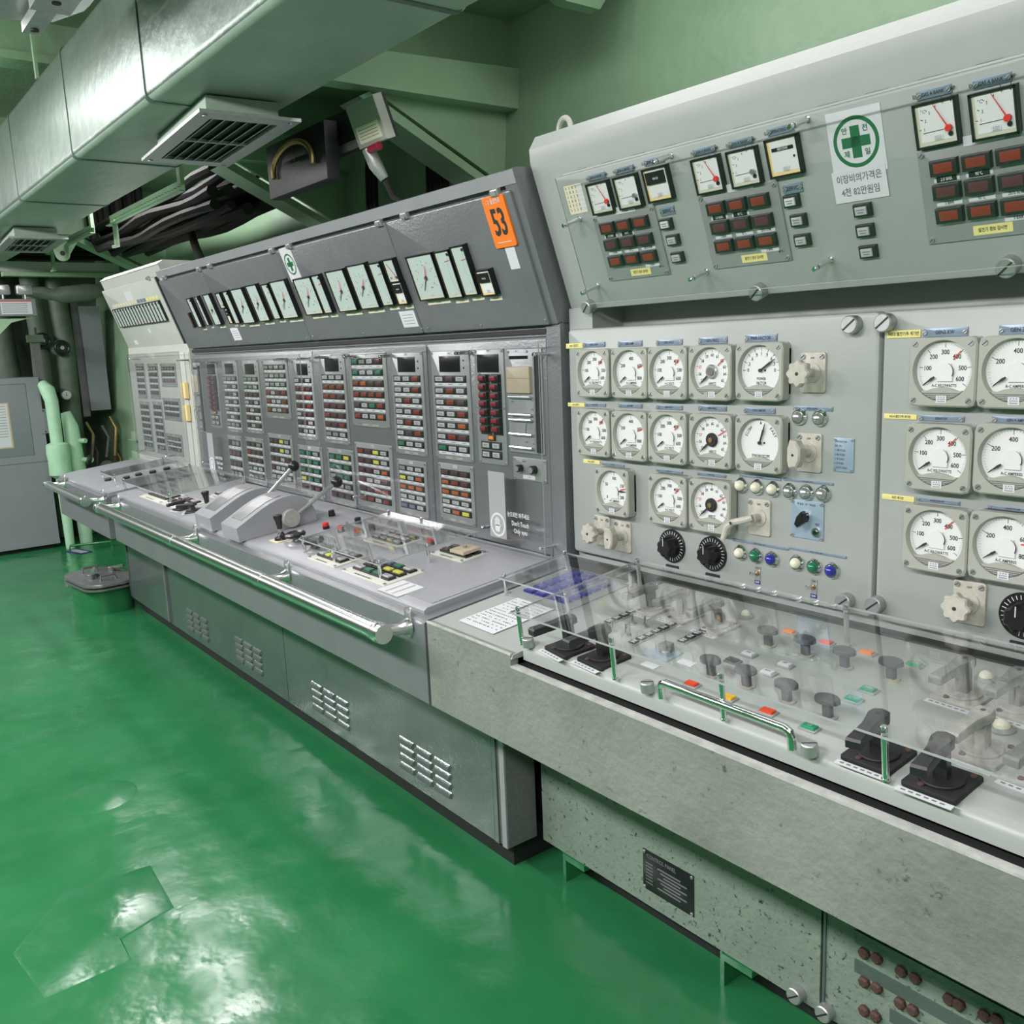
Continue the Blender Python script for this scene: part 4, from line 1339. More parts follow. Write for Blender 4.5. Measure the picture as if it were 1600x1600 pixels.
for x, y, m, lab in ((1159, 758, IVORY, 'cream lamp, first of three under the synchroscope'), (1184, 761, IVORY, 'cream lamp, middle of three under the synchroscope'), (1209, 764, IVORY, 'cream lamp, last of three, beside the clear lamps'),
                     (1235, 767, ALU, 'clear silver lamp beside the cream lamps'), (1261, 769, ALU, 'clear silver lamp, middle of three'), (1287, 771, ALU, 'clear silver lamp at the end of its row'),
                     (1250, 651, ALU, 'small clear lamp under the scalloped wheel'), (1282, 653, ALU, 'small clear lamp nearer the panel joint'),
                     (1158, 863, IVORY, 'cream lamp beside the first green jewel'), (1182, 868, JEWG, 'green jewel lamp above the first toggle switch'), (1207, 873, JEWB, 'blue jewel lamp of the first trio'),
                     (1246, 879, IVORY, 'cream lamp beside the second green jewel'), (1273, 885, JEWG, 'green jewel lamp above the second toggle switch'), (1301, 891, JEWB, 'blue jewel lamp at the end of the lower row')):
    place(('lamp', m.name), lamp(m), RP.at(x, y, 0.001), 'indicator_lamp', lab, 'lamp', 'indicator lamps of the switchboard')


def switchplate(w, h):
    b = MB()
    b.slab(-w / 2, w / 2, -h / 2, h / 2, 0, 0.006, LEVERC, r=0.006, c=0.0015)
    b.cyl(0, 0, 0.006, 0.009, min(w, h) * 0.34, LEVERC, 24, c=0.001)
    b.text('OFF', 0, h * 0.36, 0.004, INK, 0.0065)
    return b


def handwheel(off=(0.0, 0.0), lobes=8):
    def f():
        wh = MB()
        N = 64
        def rg(k, z):
            return [((0.0265 * k + 0.0024 * math.cos(lobes * t)) * math.cos(t), (0.0265 * k + 0.0024 * math.cos(lobes * t)) * math.sin(t), z) for t in (2 * math.pi * i / N for i in range(N))]
        wh.rings([rg(0.85, 0.042), rg(1.0, 0.046), rg(1.0, 0.058), rg(0.88, 0.062)], LEVERC)
        wh.cyl(0, 0, 0.062, 0.0625, 0.004, INK, 10)
        wh.cyl(0, 0, 0.006, 0.043, 0.009, LEVERC, 16)
        return [('plate', switchplate(0.062, 0.085)), ('handwheel', wh)] + [('screw', SCREW_S, None, None, T3((sx_ * 0.023, 0.034, 0.006)) @ Matrix.Scale(1.3, 4)) for sx_ in (-1, 1)]
    return f


def wedgeknob():
    k = MB()
    k.cyl(0, 0, 0.006, 0.040, 0.009, LEVERC, 16)
    k.prism([(-0.014, -0.030), (0.004, -0.028), (0.013, -0.012), (0.014, 0.014), (0.003, 0.030), (-0.013, 0.032), (-0.019, 0.012), (-0.019, -0.014)], 0.038, 0.060, LEVERC, c=0.004)
    k.cyl(-0.003, 0, 0.060, 0.0605, 0.003, INK, 10)
    return [('plate', switchplate(0.062, 0.085)), ('knob', k)] + [('screw', SCREW_S, None, None, T3((sx_ * 0.023, 0.034, 0.006)) @ Matrix.Scale(1.3, 4)) for sx_ in (-1, 1)]


def crank():
    k = MB()
    k.cyl(0, 0, 0.006, 0.030, 0.010, LEVERC, 16)
    k.tube([(0.004, 0.004, 0.034), (-0.010, -0.002, 0.040), (-0.040, -0.010, 0.050), (-0.052, -0.022, 0.055), (-0.062, -0.052, 0.058)], [0.008, 0.009, 0.008, 0.009, 0.006], LEVERC, 10)
    k.cyl(-0.040, -0.011, 0.058, 0.0590, 0.004, INK, 10)
    return [('plate', switchplate(0.062, 0.085)), ('lever', k)] + [('screw', SCREW_S, None, None, T3((sx_ * 0.023, 0.034, 0.006)) @ Matrix.Scale(1.3, 4)) for sx_ in (-1, 1)]


place('handwheel', handwheel(), RP.at(1272, 582), 'rotary_switch', 'rotary switch with scalloped cream wheel beside the power factor meter', 'switch', 'rotary switches of the switchboard')
place('handwheel', None, RP.at(943, 829), 'rotary_switch', 'scalloped cream wheel switch under the lone 200 meter', 'switch', 'rotary switches of the switchboard')
place('handwheel', None, RP.M(*RP.px(1516, 941)), 'rotary_switch', 'scalloped cream wheel switch below the lowest kilowatt meter', 'switch', 'rotary switches of the switchboard')
place('wedge', wedgeknob, RP.at(1266, 707), 'rotary_switch', 'rotary switch with a blunt cream wedge knob beside the blue function list', 'switch', 'rotary switches of the switchboard')
place('wedge', None, RP.at(975, 838), 'rotary_switch', 'cream wedge knob switch between the scalloped wheel and a black rheostat', 'switch', 'rotary switches of the switchboard')
place('crank', crank, RP.at(1188, 808), 'crank_switch', 'switch with a bent cream crank lever swung down', 'switch', 'rotary switches of the switchboard')


def rheostat():
    d, k = MB(), MB()
    d.cyl(0, 0, 0, 0.004, 0.037, BLACK, 40, c=0.001)
    for i in range(25):
        a = 215 - i * 250 / 24 * 1.25
        bar2(d, arc(0.026, a), arc(0.033, a), 0.0006, 0.0006, 0.004, PAPER, 0.0003)
    d.slab(-0.018, 0.018, -0.051, -0.043, 0, 0.003, MBLACK, r=0.001)
    N = 60
    rg = lambda s_, z: [((s_ + 0.0016 * math.cos(7 * t)) * math.cos(t), (s_ + 0.0016 * math.cos(7 * t)) * math.sin(t), z) for t in (2 * math.pi * i / N for i in range(N))]
    k.rings([rg(0.021, 0.004), rg(0.020, 0.026), rg(0.0165, 0.031)], BLACK)
    bar2(k, (0, 0.004), (0, 0.021), 0.0008, 0.0008, 0.031, PAPER, 0.0004)
    return [('dial', d), ('knob', k)]


for x, y, lab in ((1051, 853, 'black rheostat dial below the third-row volt meter'), (1114, 865, 'black rheostat dial below the third-row frequency meter'), (1600, 962, 'large black rheostat dial at the picture edge, beside the scalloped wheel')):
    place('rheostat', rheostat, RP.at(x, y) @ Matrix.Scale(1.18, 4), 'rheostat_dial', lab, 'dial', 'black rheostat dials')


def toggle():
    p, t = MB(), MB()
    p.slab(-0.008, 0.008, -0.016, 0.016, 0, 0.0015, MODP, r=0.001)
    p.cyl(0, 0, 0.0015, 0.006, 0.0055, BRASS, 6)
    p.slab(-0.008, 0.008, -0.027, -0.018, 0, 0.0015, NAVY)
    p.text('OFF', 0, -0.0225, 0.005, PAPER, 0.0018)
    p.text('ON', 0, 0.0115, 0.004, INK, 0.0018)
    t.tube([(0, 0, 0.005), (-0.003, 0.001, 0.012), (-0.006, 0.002, 0.021)], [0.0018, 0.0022, 0.0032], CHROME, 10)
    return [('plate', p), ('lever', t)]


for x, y, lab in ((1184, 895, 'small toggle switch with a navy tag under the first green jewel'), (1272, 916, 'small toggle switch with a navy tag under the second green jewel')):
    place('toggle', toggle, RP.at(x, y), 'toggle_switch', lab, 'switch', 'toggle switches of the upright panel')


def testplate():
    p, k, j = MB(), MB(), MB()
    w, h = 0.083, 0.086
    p.slab(-w / 2, w / 2, -h / 2, h / 2, 0, 0.003, BLUEL, r=0.002, c=0.0008)
    p.text('TB BUS   CV   TB BUS', -0.002, 0.034, 0.0045, INK, 0.0033, sx=0.8)
    p.text('TEST', 0.026, -0.008, 0.005, INK, 0.0033, sx=0.8)
    k.cyl(-0.002, 0.008, 0.003, 0.010, 0.013, CHROME, 20)
    k.cyl(-0.002, 0.008, 0.010, 0.020, 0.010, BLACK, 20)
    k.prism([(-0.013, -0.008), (-0.006, -0.014), (0.006, -0.004), (0.010, 0.018), (0.003, 0.022), (-0.008, 0.010)], 0.018, 0.034, BLACK, c=0.003)
    j.cyl(0.026, -0.024, 0.003, 0.009, 0.010, CHROME, 20)
    j.cyl(0.026, -0.024, 0.009, 0.012, 0.005, BLACK, 12)
    return [('plate', p), ('selector_knob', k, None, 'black selector knob'), ('test_button', j)] + [('screw', SCREW_S, None, None, T3((a * 0.037, c * 0.038, 0.003))) for a in (-1, 1) for c in (-1, 1)]


place('testplate', testplate, RP.at(1262, 812), 'selector_switch', 'blue plate carrying a black selector knob and a test button', 'switch')
b = MB()
b.slab(-0.024, 0.024, -0.036, 0.036, 0, 0.003, BLUEL, r=0.002, c=0.0008)
for i, t in enumerate(('PWR FUNCTION', 'SW1  SYR', '1  GEN TO BUS', '2  BUS TO BUS', '3  TB TO BUS', '4  SP TO BUS', '5  BUS TO TB BUS')):
    b.text(t, -0.020, 0.028 - i * 0.0092, 0.0042, INK, 0.0032, 'LEFT', sx=0.62)
place('fplate', lambda: [('plate', b)] + [('screw', SCREW_S, None, None, T3((a * 0.020, c * 0.032, 0.003)) @ Matrix.Scale(0.7, 4)) for a in (-1, 1) for c in (-1, 1)],
      RP.at(1319, 711), 'function_plate', 'light blue plate listing switch functions beside the panel joint', 'sign')


# ---- framed meters on the hood faces
def edge_meter(w, h, kind, d=0.019, seed=0):
    def f():
        c = MB()
        t = min(0.0042, w * 0.09)
        c.slab(-w / 2, w / 2, -h / 2, h / 2, 0, d - 0.004, BLACK)
        for x0, x1, y0, y1 in ((-w / 2, -w / 2 + t, -h / 2, h / 2), (w / 2 - t, w / 2, -h / 2, h / 2), (-w / 2, w / 2, -h / 2, -h / 2 + t), (-w / 2, w / 2, h / 2 - t, h / 2)):
            c.box(x0, x1, y0, y1, d - 0.004, d, BLACK)
        li, dl = MB(), MB()
        li.box(-w / 2 + t, w / 2 - t, -h / 2 + t, h / 2 - t, d - 0.004, d - 0.003, AMBER if kind == 'count' else CREAMF)
        k = 0.006 if w > 0.03 else 0.0022
        x0, x1, y0, y1 = -w / 2 + t + k, w / 2 - t - k * 0.3, -h / 2 + t + k, h / 2 - t - k * 0.3
        z = d - 0.0024
        nd = MB()
        rnd = random.Random(seed)
        dial_m = WHITE if kind in ('temp', 'count') else DIALM
        dl.box(x0, x1, y0, y1, d - 0.003, z, dial_m)
        if kind == 'big':
            cx, cy = (x0 + x1) / 2 + 0.002, (y0 + y1) / 2 - 0.004
            R = min(x1 - x0, y1 - y0) * 0.40
            for i in range(9):
                a = 210 - i * 30
                bar2(dl, arc(R * 0.95, a, cx, cy), arc(R * 1.08, a, cx, cy), 0.0008, 0.0008, z, INK, 0.0001)
                if i % 2 == 0:
                    dl.text(str(i), *arc(R * 0.78, a, cx, cy), 0.0065, INK, z + 0.0002)
            dl.text('RPM', cx + R * 0.3, cy - R * 0.62, 0.004, INK, z + 0.0002)
            a = 222 + rnd.random() * 12
            bar2(nd, (cx, cy), arc(R * 0.95, a, cx, cy), 0.0020, 0.0010, z + 0.002, INK)
            a = 50 + rnd.random() * 25
            bar2(nd, arc(-0.004, a, cx, cy), arc(R * 0.8, a, cx, cy), 0.0022, 0.0008, z + 0.003, REDP)
            nd.cyl(cx, cy, z, z + 0.005, 0.006, RUST, 12)
        elif kind == 'slim':
            R = h * 0.75
            p = [(x1 - 0.003 - (math.sqrt(max(R * R - yy * yy, 0)) - R) * 0.0 - 0.35 * (x1 - x0) * (1 - (2 * yy / (y1 - y0)) ** 2), yy) for yy in [y0 + 0.004 + (y1 - y0 - 0.012) * i / 8 for i in range(9)]]
            for q, r_ in zip(p, p[1:]):
                bar2(dl, q, r_, 0.0003, 0.0003, z, INKG, 0.0001)
            for i in range(1, 8, 2):
                dl.text(str(i), (p[i][0] + x1) / 2, p[i][1], 0.003, INK, z + 0.0002)
            dl.cyl(x1 - min(0.006, w * 0.25), y1 - 0.008, z, z + 0.003, min(0.0042, w * 0.18), INK, 12)
            yy = y1 - 0.024 - rnd.random() * 0.012
            bar2(nd, (x1 - 0.002, yy), ((x0 + x1) / 2 - 0.001, yy - 0.003), 0.0007, 0.0004, z + 0.001, REDP)
        elif kind == 'small':
            bar2(nd, (x1 - 0.005, y0 + 0.005), (x0 + 0.006, y1 - 0.008), 0.0010, 0.0006, z + 0.001, REDP)
            dl.box(x0 + 0.003, x1 - 0.004, y0 + 0.003, y0 + 0.010, z, z + 0.0002, INKG)
            nd.cyl(x1 - 0.005, y0 + 0.006, z, z + 0.003, 0.004, RUST, 10)
        elif kind == 'temp':
            px_, py_ = x1 - 0.010, y0 + 0.018
            for i in range(6):
                a = 175 - i * 19
                R = (x1 - x0) * 0.72
                dl.text(str(i + 1), *arc(R, a, px_, py_), 0.0055, INK, z + 0.0002, sx=0.7)
                bar2(dl, arc(R * 1.12, a, px_, py_), arc(R * 1.22, a, px_, py_), 0.0006, 0.0006, z, INK, 0.0001)
            dl.text('°C', x0 + 0.008, y1 - 0.009, 0.006, INKG, z + 0.0002)
            bar2(dl, (x0 + 0.004, py_ - 0.002), (px_, py_ - 0.001), 0.0006, 0.0006, z, INK, 0.0003)
            m = REDP if seed else ALU
            nd.cyl(px_, py_, z, z + 0.006, 0.0058, m, 12)
            if seed:
                bar2(nd, (px_, py_), arc((x1 - x0) * 0.80, 118, px_, py_), 0.0011, 0.0004, z + 0.003, REDP)
            nd.cyl(px_ + 0.002, py_ - 0.010, z, z + 0.003, 0.004, BLACK, 10)
        else:
            if seed:
                dl.box(x0, x1 - 0.004, (y0 + y1) / 2, y1 - 0.003, z, z + 0.004, BLACK)
                dl.text('00123', (x0 + x1) / 2, y1 - (y1 - y0) * 0.3, 0.005, PAPER, z + 0.0042)
            else:
                dl.box(x0 + 0.004, x1 - 0.006, y1 - 0.020, y1 - 0.013, z, z + 0.001, BLACK)
                dl.text('0012345', (x0 + x1) / 2, y1 - 0.0165, 0.005, PAPER, z + 0.0012)
                dl.cyl(x1 - 0.007, (y0 + y1) / 2 - 0.004, z, z + 0.001, 0.0025, INK, 10)
        if w > 0.03 or kind == 'slim' and w > 0.017:
            sticker(dl, (x0 + x1) / 2 + (0 if w > 0.03 else -w * 0.1), y0 + 0.005, min(0.016, w * 0.4), 0.009, z + 0.0005)
        r = [('case', c), ('liner', li, None, 'aged yellow liner' if kind == 'count' else None), ('dial', dl)]
        if nd.v:
            r.append(('needle', nd, None, 'red needle'))
        return r
    return f


HM = [  # grey hood: from the sign end towards the far end
    (632, 401, 698, 467, 'big', 'large square meter nearest the orange 53 sign'),
    (676, 393, 725, 466, 'slim', 'slim upright meter in the middle beside the large meter near the 53 sign'),
    (701, 385, 749, 462, 'slim', 'slim upright meter beside the small black counter'),
    (741, 423, 777, 462, 'count', 'small cream counter with a black window under the 53 sign'),
    (596, 406, 626, 441, 'small', 'small square meter with red needle stacked above a yellow counter'),
    (610, 441, 639, 476, 'count', 'small yellow counter stacked under a small square meter'),
    (574, 411, 617, 478, 'slim', 'slim upright meter beside the stacked small meter and counter'),
    (539, 415, 595, 482, 'big', 'large square meter beside the slim one and the stacked pair'),
    (506, 424, 560, 486, 'big', 'large square meter in the middle of the second door'),
    (484, 430, 521, 490, 'slim', 'slim meter between two large ones on the second door'),
    (456, 436, 507, 491, 'big', 'large square meter under the small safety cross sticker'),
    (419, 440, 468, 497, 'big', 'large square meter just past the door joint from the cross sticker'),
    (406, 444, 440, 499, 'slim', 'slim meter between large square meters on the third door'),
    (382, 446, 423, 502, 'big', 'square meter on the third door, second of its large ones'),
    (358, 452, 400, 505, 'big', 'square meter on the third door, third of its large ones'),
    (346, 455, 376, 506, 'slim', 'slim meter beside the small stacked pair on the third door'),
    (335, 458, 353, 482, 'small', 'tiny square meter stacked at the start of the third door'),
    (349, 482, 365, 506, 'count', 'tiny counter under the tiny square meter of the third door'),
    (315, 460, 347, 508, 'big', 'square meter of the farthest door on the grey console'),
    (303, 463, 328, 509, 'slim', 'slim meter beside the square one on the farthest door'),
    (290, 466, 317, 512, 'slim', 'outer slim meter of the farthest door'),
    (293, 489, 304, 513, 'small', 'tiny pale meter at the corner of the farthest door'),
]
for i, (x0, y0, x1, y1, kind, lab) in enumerate(HM):
    w0 = DW + 0.017
    u, v, w_, h_ = GH.rect(x0, y0, x1, y1, w0)
    place(('em', i), edge_meter(w_ * 0.97, h_ * 0.97, kind, seed=i), GH.M(u, v, DW), 'panel_meter', lab, 'meter', 'framed meters of the grey hood')
    # name strip under each meter
    if kind != 'small':
        s_ = MB()
        s_.box(-w_ * 0.42, w_ * 0.42, -0.0055, 0.0055, 0, 0.0012, CREAM)
        s_.text('ENGINE', 0, 0, 0.005, INKG, 0.0014, sx=min(1, w_ / 0.06))
        place(('ems', i), lambda s_=s_: s_, GH.M(u + 0.004, v - h_ / 2 - 0.012, DW), 'name_strip', ' '.join(('strip under the ' + lab.split(' under')[0].split(' with')[0]).split()[:15]), 'label', 'cream name strips of the grey hood')
# sixteen slim meters of the end console
a, c = LH.px(180, 488, DW), LH.px(268, 508, DW)
p_ = (c[0] - a[0]) / 16
for i in range(16):
    place('slim16', edge_meter(p_ * 0.96, 0.118, 'slim', 0.014), LH.M(a[0] + p_ * (i + 0.5), 0.205, DW), 'slim_meter', 'one of sixteen identical slim cream meters side by side on the pale hood', 'meter', 'slim meters of the end console')
    place(('tabs', 9 <= i <= 11, i > 11), lambda: MB().box(-p_ * 0.4, p_ * 0.4, -0.010, 0.010, 0, 0.001, BLUEP if 9 <= i <= 11 else (YELLOW if i > 11 else CREAM)), LH.M(a[0] + p_ * (i + 0.5), 0.280, DW), 'paper_tab',
          'blue paper tab above a slim meter' if 9 <= i <= 11 else ('yellow paper tab above a slim meter' if i > 11 else 'cream paper tab above a slim meter'), 'label', 'paper tabs above the slim meters ' + ('blue' if 9 <= i <= 11 else ('yellow' if i > 11 else 'cream')))

# switchboard hood
for i, (x0, y0, x1, y1, kind, sd, lab) in enumerate((
        (914, 285, 960, 335, 'temp', 1, 'square temperature meter with red needle beside the cream paper list'),
        (955, 273, 1005, 328, 'temp', 0, 'square temperature meter with bare metal hub in the first trio'),
        (1000, 260, 1053, 317, 'count', 1, 'amber-lined hour counter with a big black window'),
        (1078, 245, 1132, 304, 'temp', 1, 'square temperature meter with red needle opening the second trio'),
        (1131, 231, 1192, 295, 'temp', 0, 'square temperature meter with bare metal hub beside the white hour counter'),
        (1191, 216, 1256, 275, 'count', 0, 'amber-lined hour counter with a white face beside the safety poster'),
        (1424, 157, 1500, 231, 'temp', 1, 'square temperature meter with red needle past the safety poster'),
        (1511, 139, 1594, 218, 'temp', 1, 'square temperature meter with red needle at the upper picture corner'))):
    u, v, w_, h_ = RH.rect(x0, y0, x1, y1, RW + 0.012)
    place(('tm', kind, sd), edge_meter(0.077, 0.077, kind, 0.013, sd), RH.M(u, v, RW), 'panel_meter', lab, 'meter', 'square meters of the switchboard hood')
    place(('tn', kind), nameplate(0.062, 0.015, 'EXH GAS A BANK TEMP' if kind == 'temp' else 'G.G OPERATING HOURS'), RH.M(u - 0.002, v + 0.050, RW), 'nameplate', 'blue-grey nameplate over the ' + lab.split(' with')[0].split(' opening')[0] + ('' if i not in (0, 1, 3, 4, 6, 7) else (' of the paper list', ' of the first trio', '', ' of the second trio', ' beside the hour counter', '', ' past the safety poster', ' at the upper corner')[i]), 'nameplate', 'nameplates of the switchboard hood')


# ---- push-button modules
def pbutton(w, h, m, d=0.007, housing=BHOUS):
    b = MB()
    b.slab(-w / 2, w / 2, -h / 2, h / 2, 0, d * 0.6, housing, c=0.0008)
    b.slab(-w * 0.34, w * 0.34, -h * 0.30, h * 0.30, d * 0.6, d, m, c=0.0008)
    if m.name.startswith(('white', 'grey_green_lens', 'blue_grey')):
        b.box(-w * 0.22, w * 0.22, h * 0.04, h * 0.14, d, d + 0.0002, INKG)
        b.box(-w * 0.18, w * 0.18, -h * 0.14, -h * 0.05, d, d + 0.0002, INKG)
    return b


_PB = {}


def pbm(w, h, m, d=0.007):
    k = (round(w, 3), round(h, 3), m.name, d)
    if k not in _PB:
        _PB[k] = pbutton(w, h, m, d).mesh('button')
    return _PB[k]


def module(w, h, code, rows, top=0.0, screen=False, bot=0.016, side=0.09, plate=MODP):
    def f():
        p = MB()
        p.slab(-w / 2, w / 2, -h / 2, h / 2, 0, 0.004, plate, r=0.002, c=0.0008)
        p.box(-0.011, 0.011, h / 2 - 0.013, h / 2 - 0.004, 0.004, 0.0046, PAPER)
        p.text(code, 0, h / 2 - 0.0085, 0.006, INK, 0.0049, sx=0.8)
        p.box(-w * 0.22, w * 0.22, -h / 2 + 0.004, -h / 2 + 0.011, 0.004, 0.0044, CASE)
        p.text('CONTROL UNIT', 0, -h / 2 + 0.0075, 0.0036, INK, 0.0046, sx=0.6)
        parts = [('plate', p)]
        y = h / 2 - 0.017
        if screen:
            s_ = MB()
            sh = h * 0.145
            s_.slab(-w * 0.27, w * 0.27, y - sh, y, 0.004, 0.006, SCREEN, c=0.001)
            s_.cyl(w * 0.36, y - sh * 0.3, 0.004, 0.006, 0.003, INK, 8)
            s_.cyl(w * 0.36, y - sh * 0.75, 0.004, 0.006, 0.003, INK, 8)
            parts.append(('screen', s_))
            y -= sh + 0.008
        n = len(rows)
        ph = (y - top + h / 2 - bot) / n
        for i, r in enumerate(rows):
            yc = y - top - ph * (i + 0.5)
            bh = ph * 0.60
            bw = w * (1 - 2 * side) / len(r)
            for k, ch in enumerate(r):
                if ch != ' ':
                    parts.append(('button', pbm(bw, bh, L_[ch]), None, None, T3((-w * (0.5 - side) + bw * (k + 0.5), yc + ph * 0.12, 0.004))))
            if i < n - 1 or screen:
                st = MB()
                st.box(-w * (0.5 - side), w * (0.5 - side), yc - ph * 0.46, yc - ph * 0.22, 0.004, 0.0048, PAPER)
                for q in range(len(r)):
                    st.box(-w * (0.5 - side) + bw * (q + 0.3), -w * (0.5 - side) + bw * (q + 0.7), yc - ph * 0.37, yc - ph * 0.31, 0.0048, 0.005, INKG)
                parts.append(('label_strip', st))
        sc = Matrix.Scale(1.15, 4)
        for sx_ in (-1, 1):
            for sy_ in (-1, 1):
                parts.append(('screw', SCREW_S, None, None, T3((sx_ * (w / 2 - 0.007), sy_ * (h / 2 - 0.007), 0.004)) @ sc))
        return parts
    return f


def at_rect(fr, x0, y0, x1, y1, w=0.0):
    u, v, w_, h_ = fr.rect(x0, y0, x1, y1, w)
    return fr.M(u, v, w), w_, h_


MODS = [
    (674, 549, 742, 723, 'A-5', ['WKW', 'WRW', 'WRK', 'WWR', 'WWO', 'WRM', 'GWW'], True, 'button module with a black screen, second from the red-buttoned one by the recorder'),
    (686, 722, 745, 823, 'A-6', ['KKK', 'ORM', 'OOO', 'WWW', 'WOY'], False, 'lower button module next to the hand sticker, with orange and one yellow key'),
    (611, 551, 670, 714, 'A-12', ['WWR', 'WWR', 'WRW', 'WWR', 'WRW', 'WKR', 'GWW'], True, 'button module with a black screen, just past the bright panel joint'),
    (621, 716, 672, 812, 'A-13', ['EWW', 'YWO', 'OOO', 'WWW', 'BBW'], False, 'lower button module with an olive hinged guard, past the panel joint'),
    (545, 552, 611, 670, 'A-9', ['GEWM', 'GWWG', 'ROKM', 'RRRR', 'KWGR', 'RWWO'], False, 'wide four-column module without screen, ending above bare grey panel'),
    (555, 690, 620, 803, 'A-10', ['RMYW', 'MKYW', 'MMWO', 'MWWM', 'KMRR', 'ORWR'], False, 'lower four-column module with two yellow keys'),
    (499, 554, 549, 696, 'A-8', ['WWW', 'RRR', 'RRM', 'MMM', 'RMM', 'MMR', 'EEW'], True, 'screen module behind the farther black lever knob'),
    (512, 699, 559, 794, 'A-11', ['GGY', 'GGG', 'EGG', 'EWE', 'MKK'], False, 'lower module with green keys behind the nearer lever'),
    (457, 562, 498, 689, 'A-7', ['WKW', 'MRM', 'MRR', 'MMR', 'WMM', 'KMW', 'KWW'], True, 'screen module just past the near lever rod'),
    (466, 694, 510, 780, 'A-14', ['GGE', 'GGG', 'GGG', 'YGG', 'MKM'], False, 'lower module with rows of green keys past the levers'),
    (410, 563, 457, 656, 'A-15', ['EEWE', 'EWEE', 'WEWE', 'RWMR', 'RWWR', 'RWWR'], False, 'wide pale module without screen farther along the panel'),
    (419, 676, 464, 764, 'A-16', ['KMYE', 'MKYW', 'KMWM', 'MWWE', 'WWWW'], False, 'lower module with small yellow keys farther along'),
    (377, 563, 414, 679, 'A-17', ['EEE', 'EEW', 'KMK', 'WKW', 'MWM', 'KKW', 'KWK'], True, 'screen module third from the hand circle sticker'),
    (384, 682, 419, 760, 'A-18', ['KKE', 'RKK', 'MKK', 'EWW', 'WWE'], False, 'lower dull module third from the hand circle sticker'),
    (346, 563, 381, 677, 'A-19', ['EEE', 'EMW', 'KMW', 'WKW', 'EKE', 'KWK', 'EEE'], True, 'screen module next to the far maroon-buttoned one'),
    (356, 679, 385, 757, 'A-20', ['MEE', 'RKM', 'KKM', 'EEW'], False, 'lower dull module beside the far blank sheet'),
]
for x0, y0, x1, y1, code, rows, scr, lab in MODS:
    M_, w_, h_ = at_rect(GP, x0, y0, x1, y1)
    place(('mod', code), module(w_, h_, code, rows, screen=scr), M_, 'button_module', lab, 'button panel', 'button modules of the grey console')
for i, (x0, y0, x1, y1, rows, lab) in enumerate((
        (212, 568, 231, 623, ['WWW', 'MKM', 'MMM', 'MMK', 'MMM'], 'upper outer button module of the pale end console'),
        (231, 568, 252, 624, ['WWW', 'KKK', 'MMM', 'MMM', 'KMM'], 'upper middle button module of the pale end console'),
        (251, 568, 278, 605, ['EEEE', 'KKKK', 'MRRM'], 'upper wide button module of the pale end console'),
        (219, 627, 242, 706, ['KMK', 'KKM', 'KKK', 'KKK', 'KKK', 'EEE', 'MEE'], 'tall outer button module of the pale end console'),
        (239, 627, 262, 711, ['MKK', 'KKK', 'KKE', 'KKK', 'KEK', 'KKK', 'KEE'], 'tall middle button module of the pale end console'),
        (255, 621, 285, 659, ['KKKK', 'KKKK', 'KKKK'], 'middle wide button module of the pale end console'),
        (260, 676, 288, 714, ['EEEE', 'EEKK', 'EKKE'], 'lowest wide button module of the pale end console'))):
    M_, w_, h_ = at_rect(LP, x0, y0, x1, y1)
    place(('lmod', i), module(w_, h_, 'L-%d' % (i + 1), rows, plate=MODP), M_, 'button_module', lab, 'button panel', 'button modules of the end console')


# the two modules with maroon push buttons
def redmodule(w, h):
    def f():
        p, s_ = MB(), MB()
        p.slab(-w / 2, w / 2, -h / 2, h / 2, 0, 0.004, MODP, r=0.002, c=0.0008)
        p.box(-0.011, 0.011, h / 2 - 0.010, h / 2 - 0.001, 0.004, 0.0046, PAPER)
        p.text('A-4', 0, h / 2 - 0.0055, 0.006, INK, 0.0049)
        p.box(-w * 0.36, w * 0.02, -h * 0.24, h * 0.285, 0.004, 0.005, BHOUS)
        p.box(w * 0.06, w * 0.40, -h * 0.24, h * 0.285, 0.004, 0.005, BHOUS)
        s_.slab(-w * 0.40, w * 0.34, h * 0.30, h * 0.455, 0.004, 0.006, SCREEN, c=0.001)
        parts = [('plate', p), ('screen', s_)]
        for c_ in (-0.18, 0.22):
            for i in range(7):
                parts.append(('button', pbm(w * 0.27, h * 0.058, MAROON, 0.016), None, 'maroon button', T3((w * c_, h * (0.25 - i * 0.073), 0.005))))
        parts.append(('button', pbm(w * 0.24, h * 0.05, ORG2, 0.008), None, 'orange button', T3((w * 0.02, -h * 0.265, 0.004))))
        for a in (-0.19, 0.16):
            for c_ in (-0.335, -0.415):
                parts.append(('button', pbm(w * 0.34, h * 0.07, L_['W'], 0.006), None, None, T3((w * a, h * c_, 0.004))))
        for sx_ in (-1, 1):
            for sy_ in (-1, 0, 1):
                parts.append(('screw', SCREW_S, None, None, T3((sx_ * (w / 2 - 0.007), sy_ * (h / 2 - 0.007), 0.004)) @ Matrix.Scale(1.15, 4)))
        return parts
    return f


M_, w_, h_ = at_rect(GP, 742, 546, 795, 728)
place('red1', redmodule(w_, h_), M_, 'button_module', 'module with two columns of maroon buttons beside the paper recorder', 'button panel', 'modules with maroon buttons')
M_, w_, h_ = at_rect(GP, 322, 564, 349, 670)
place('red2', redmodule(w_, h_), M_, 'button_module', 'distant module with maroon buttons behind the far acrylic sheet', 'button panel', 'modules with maroon buttons')


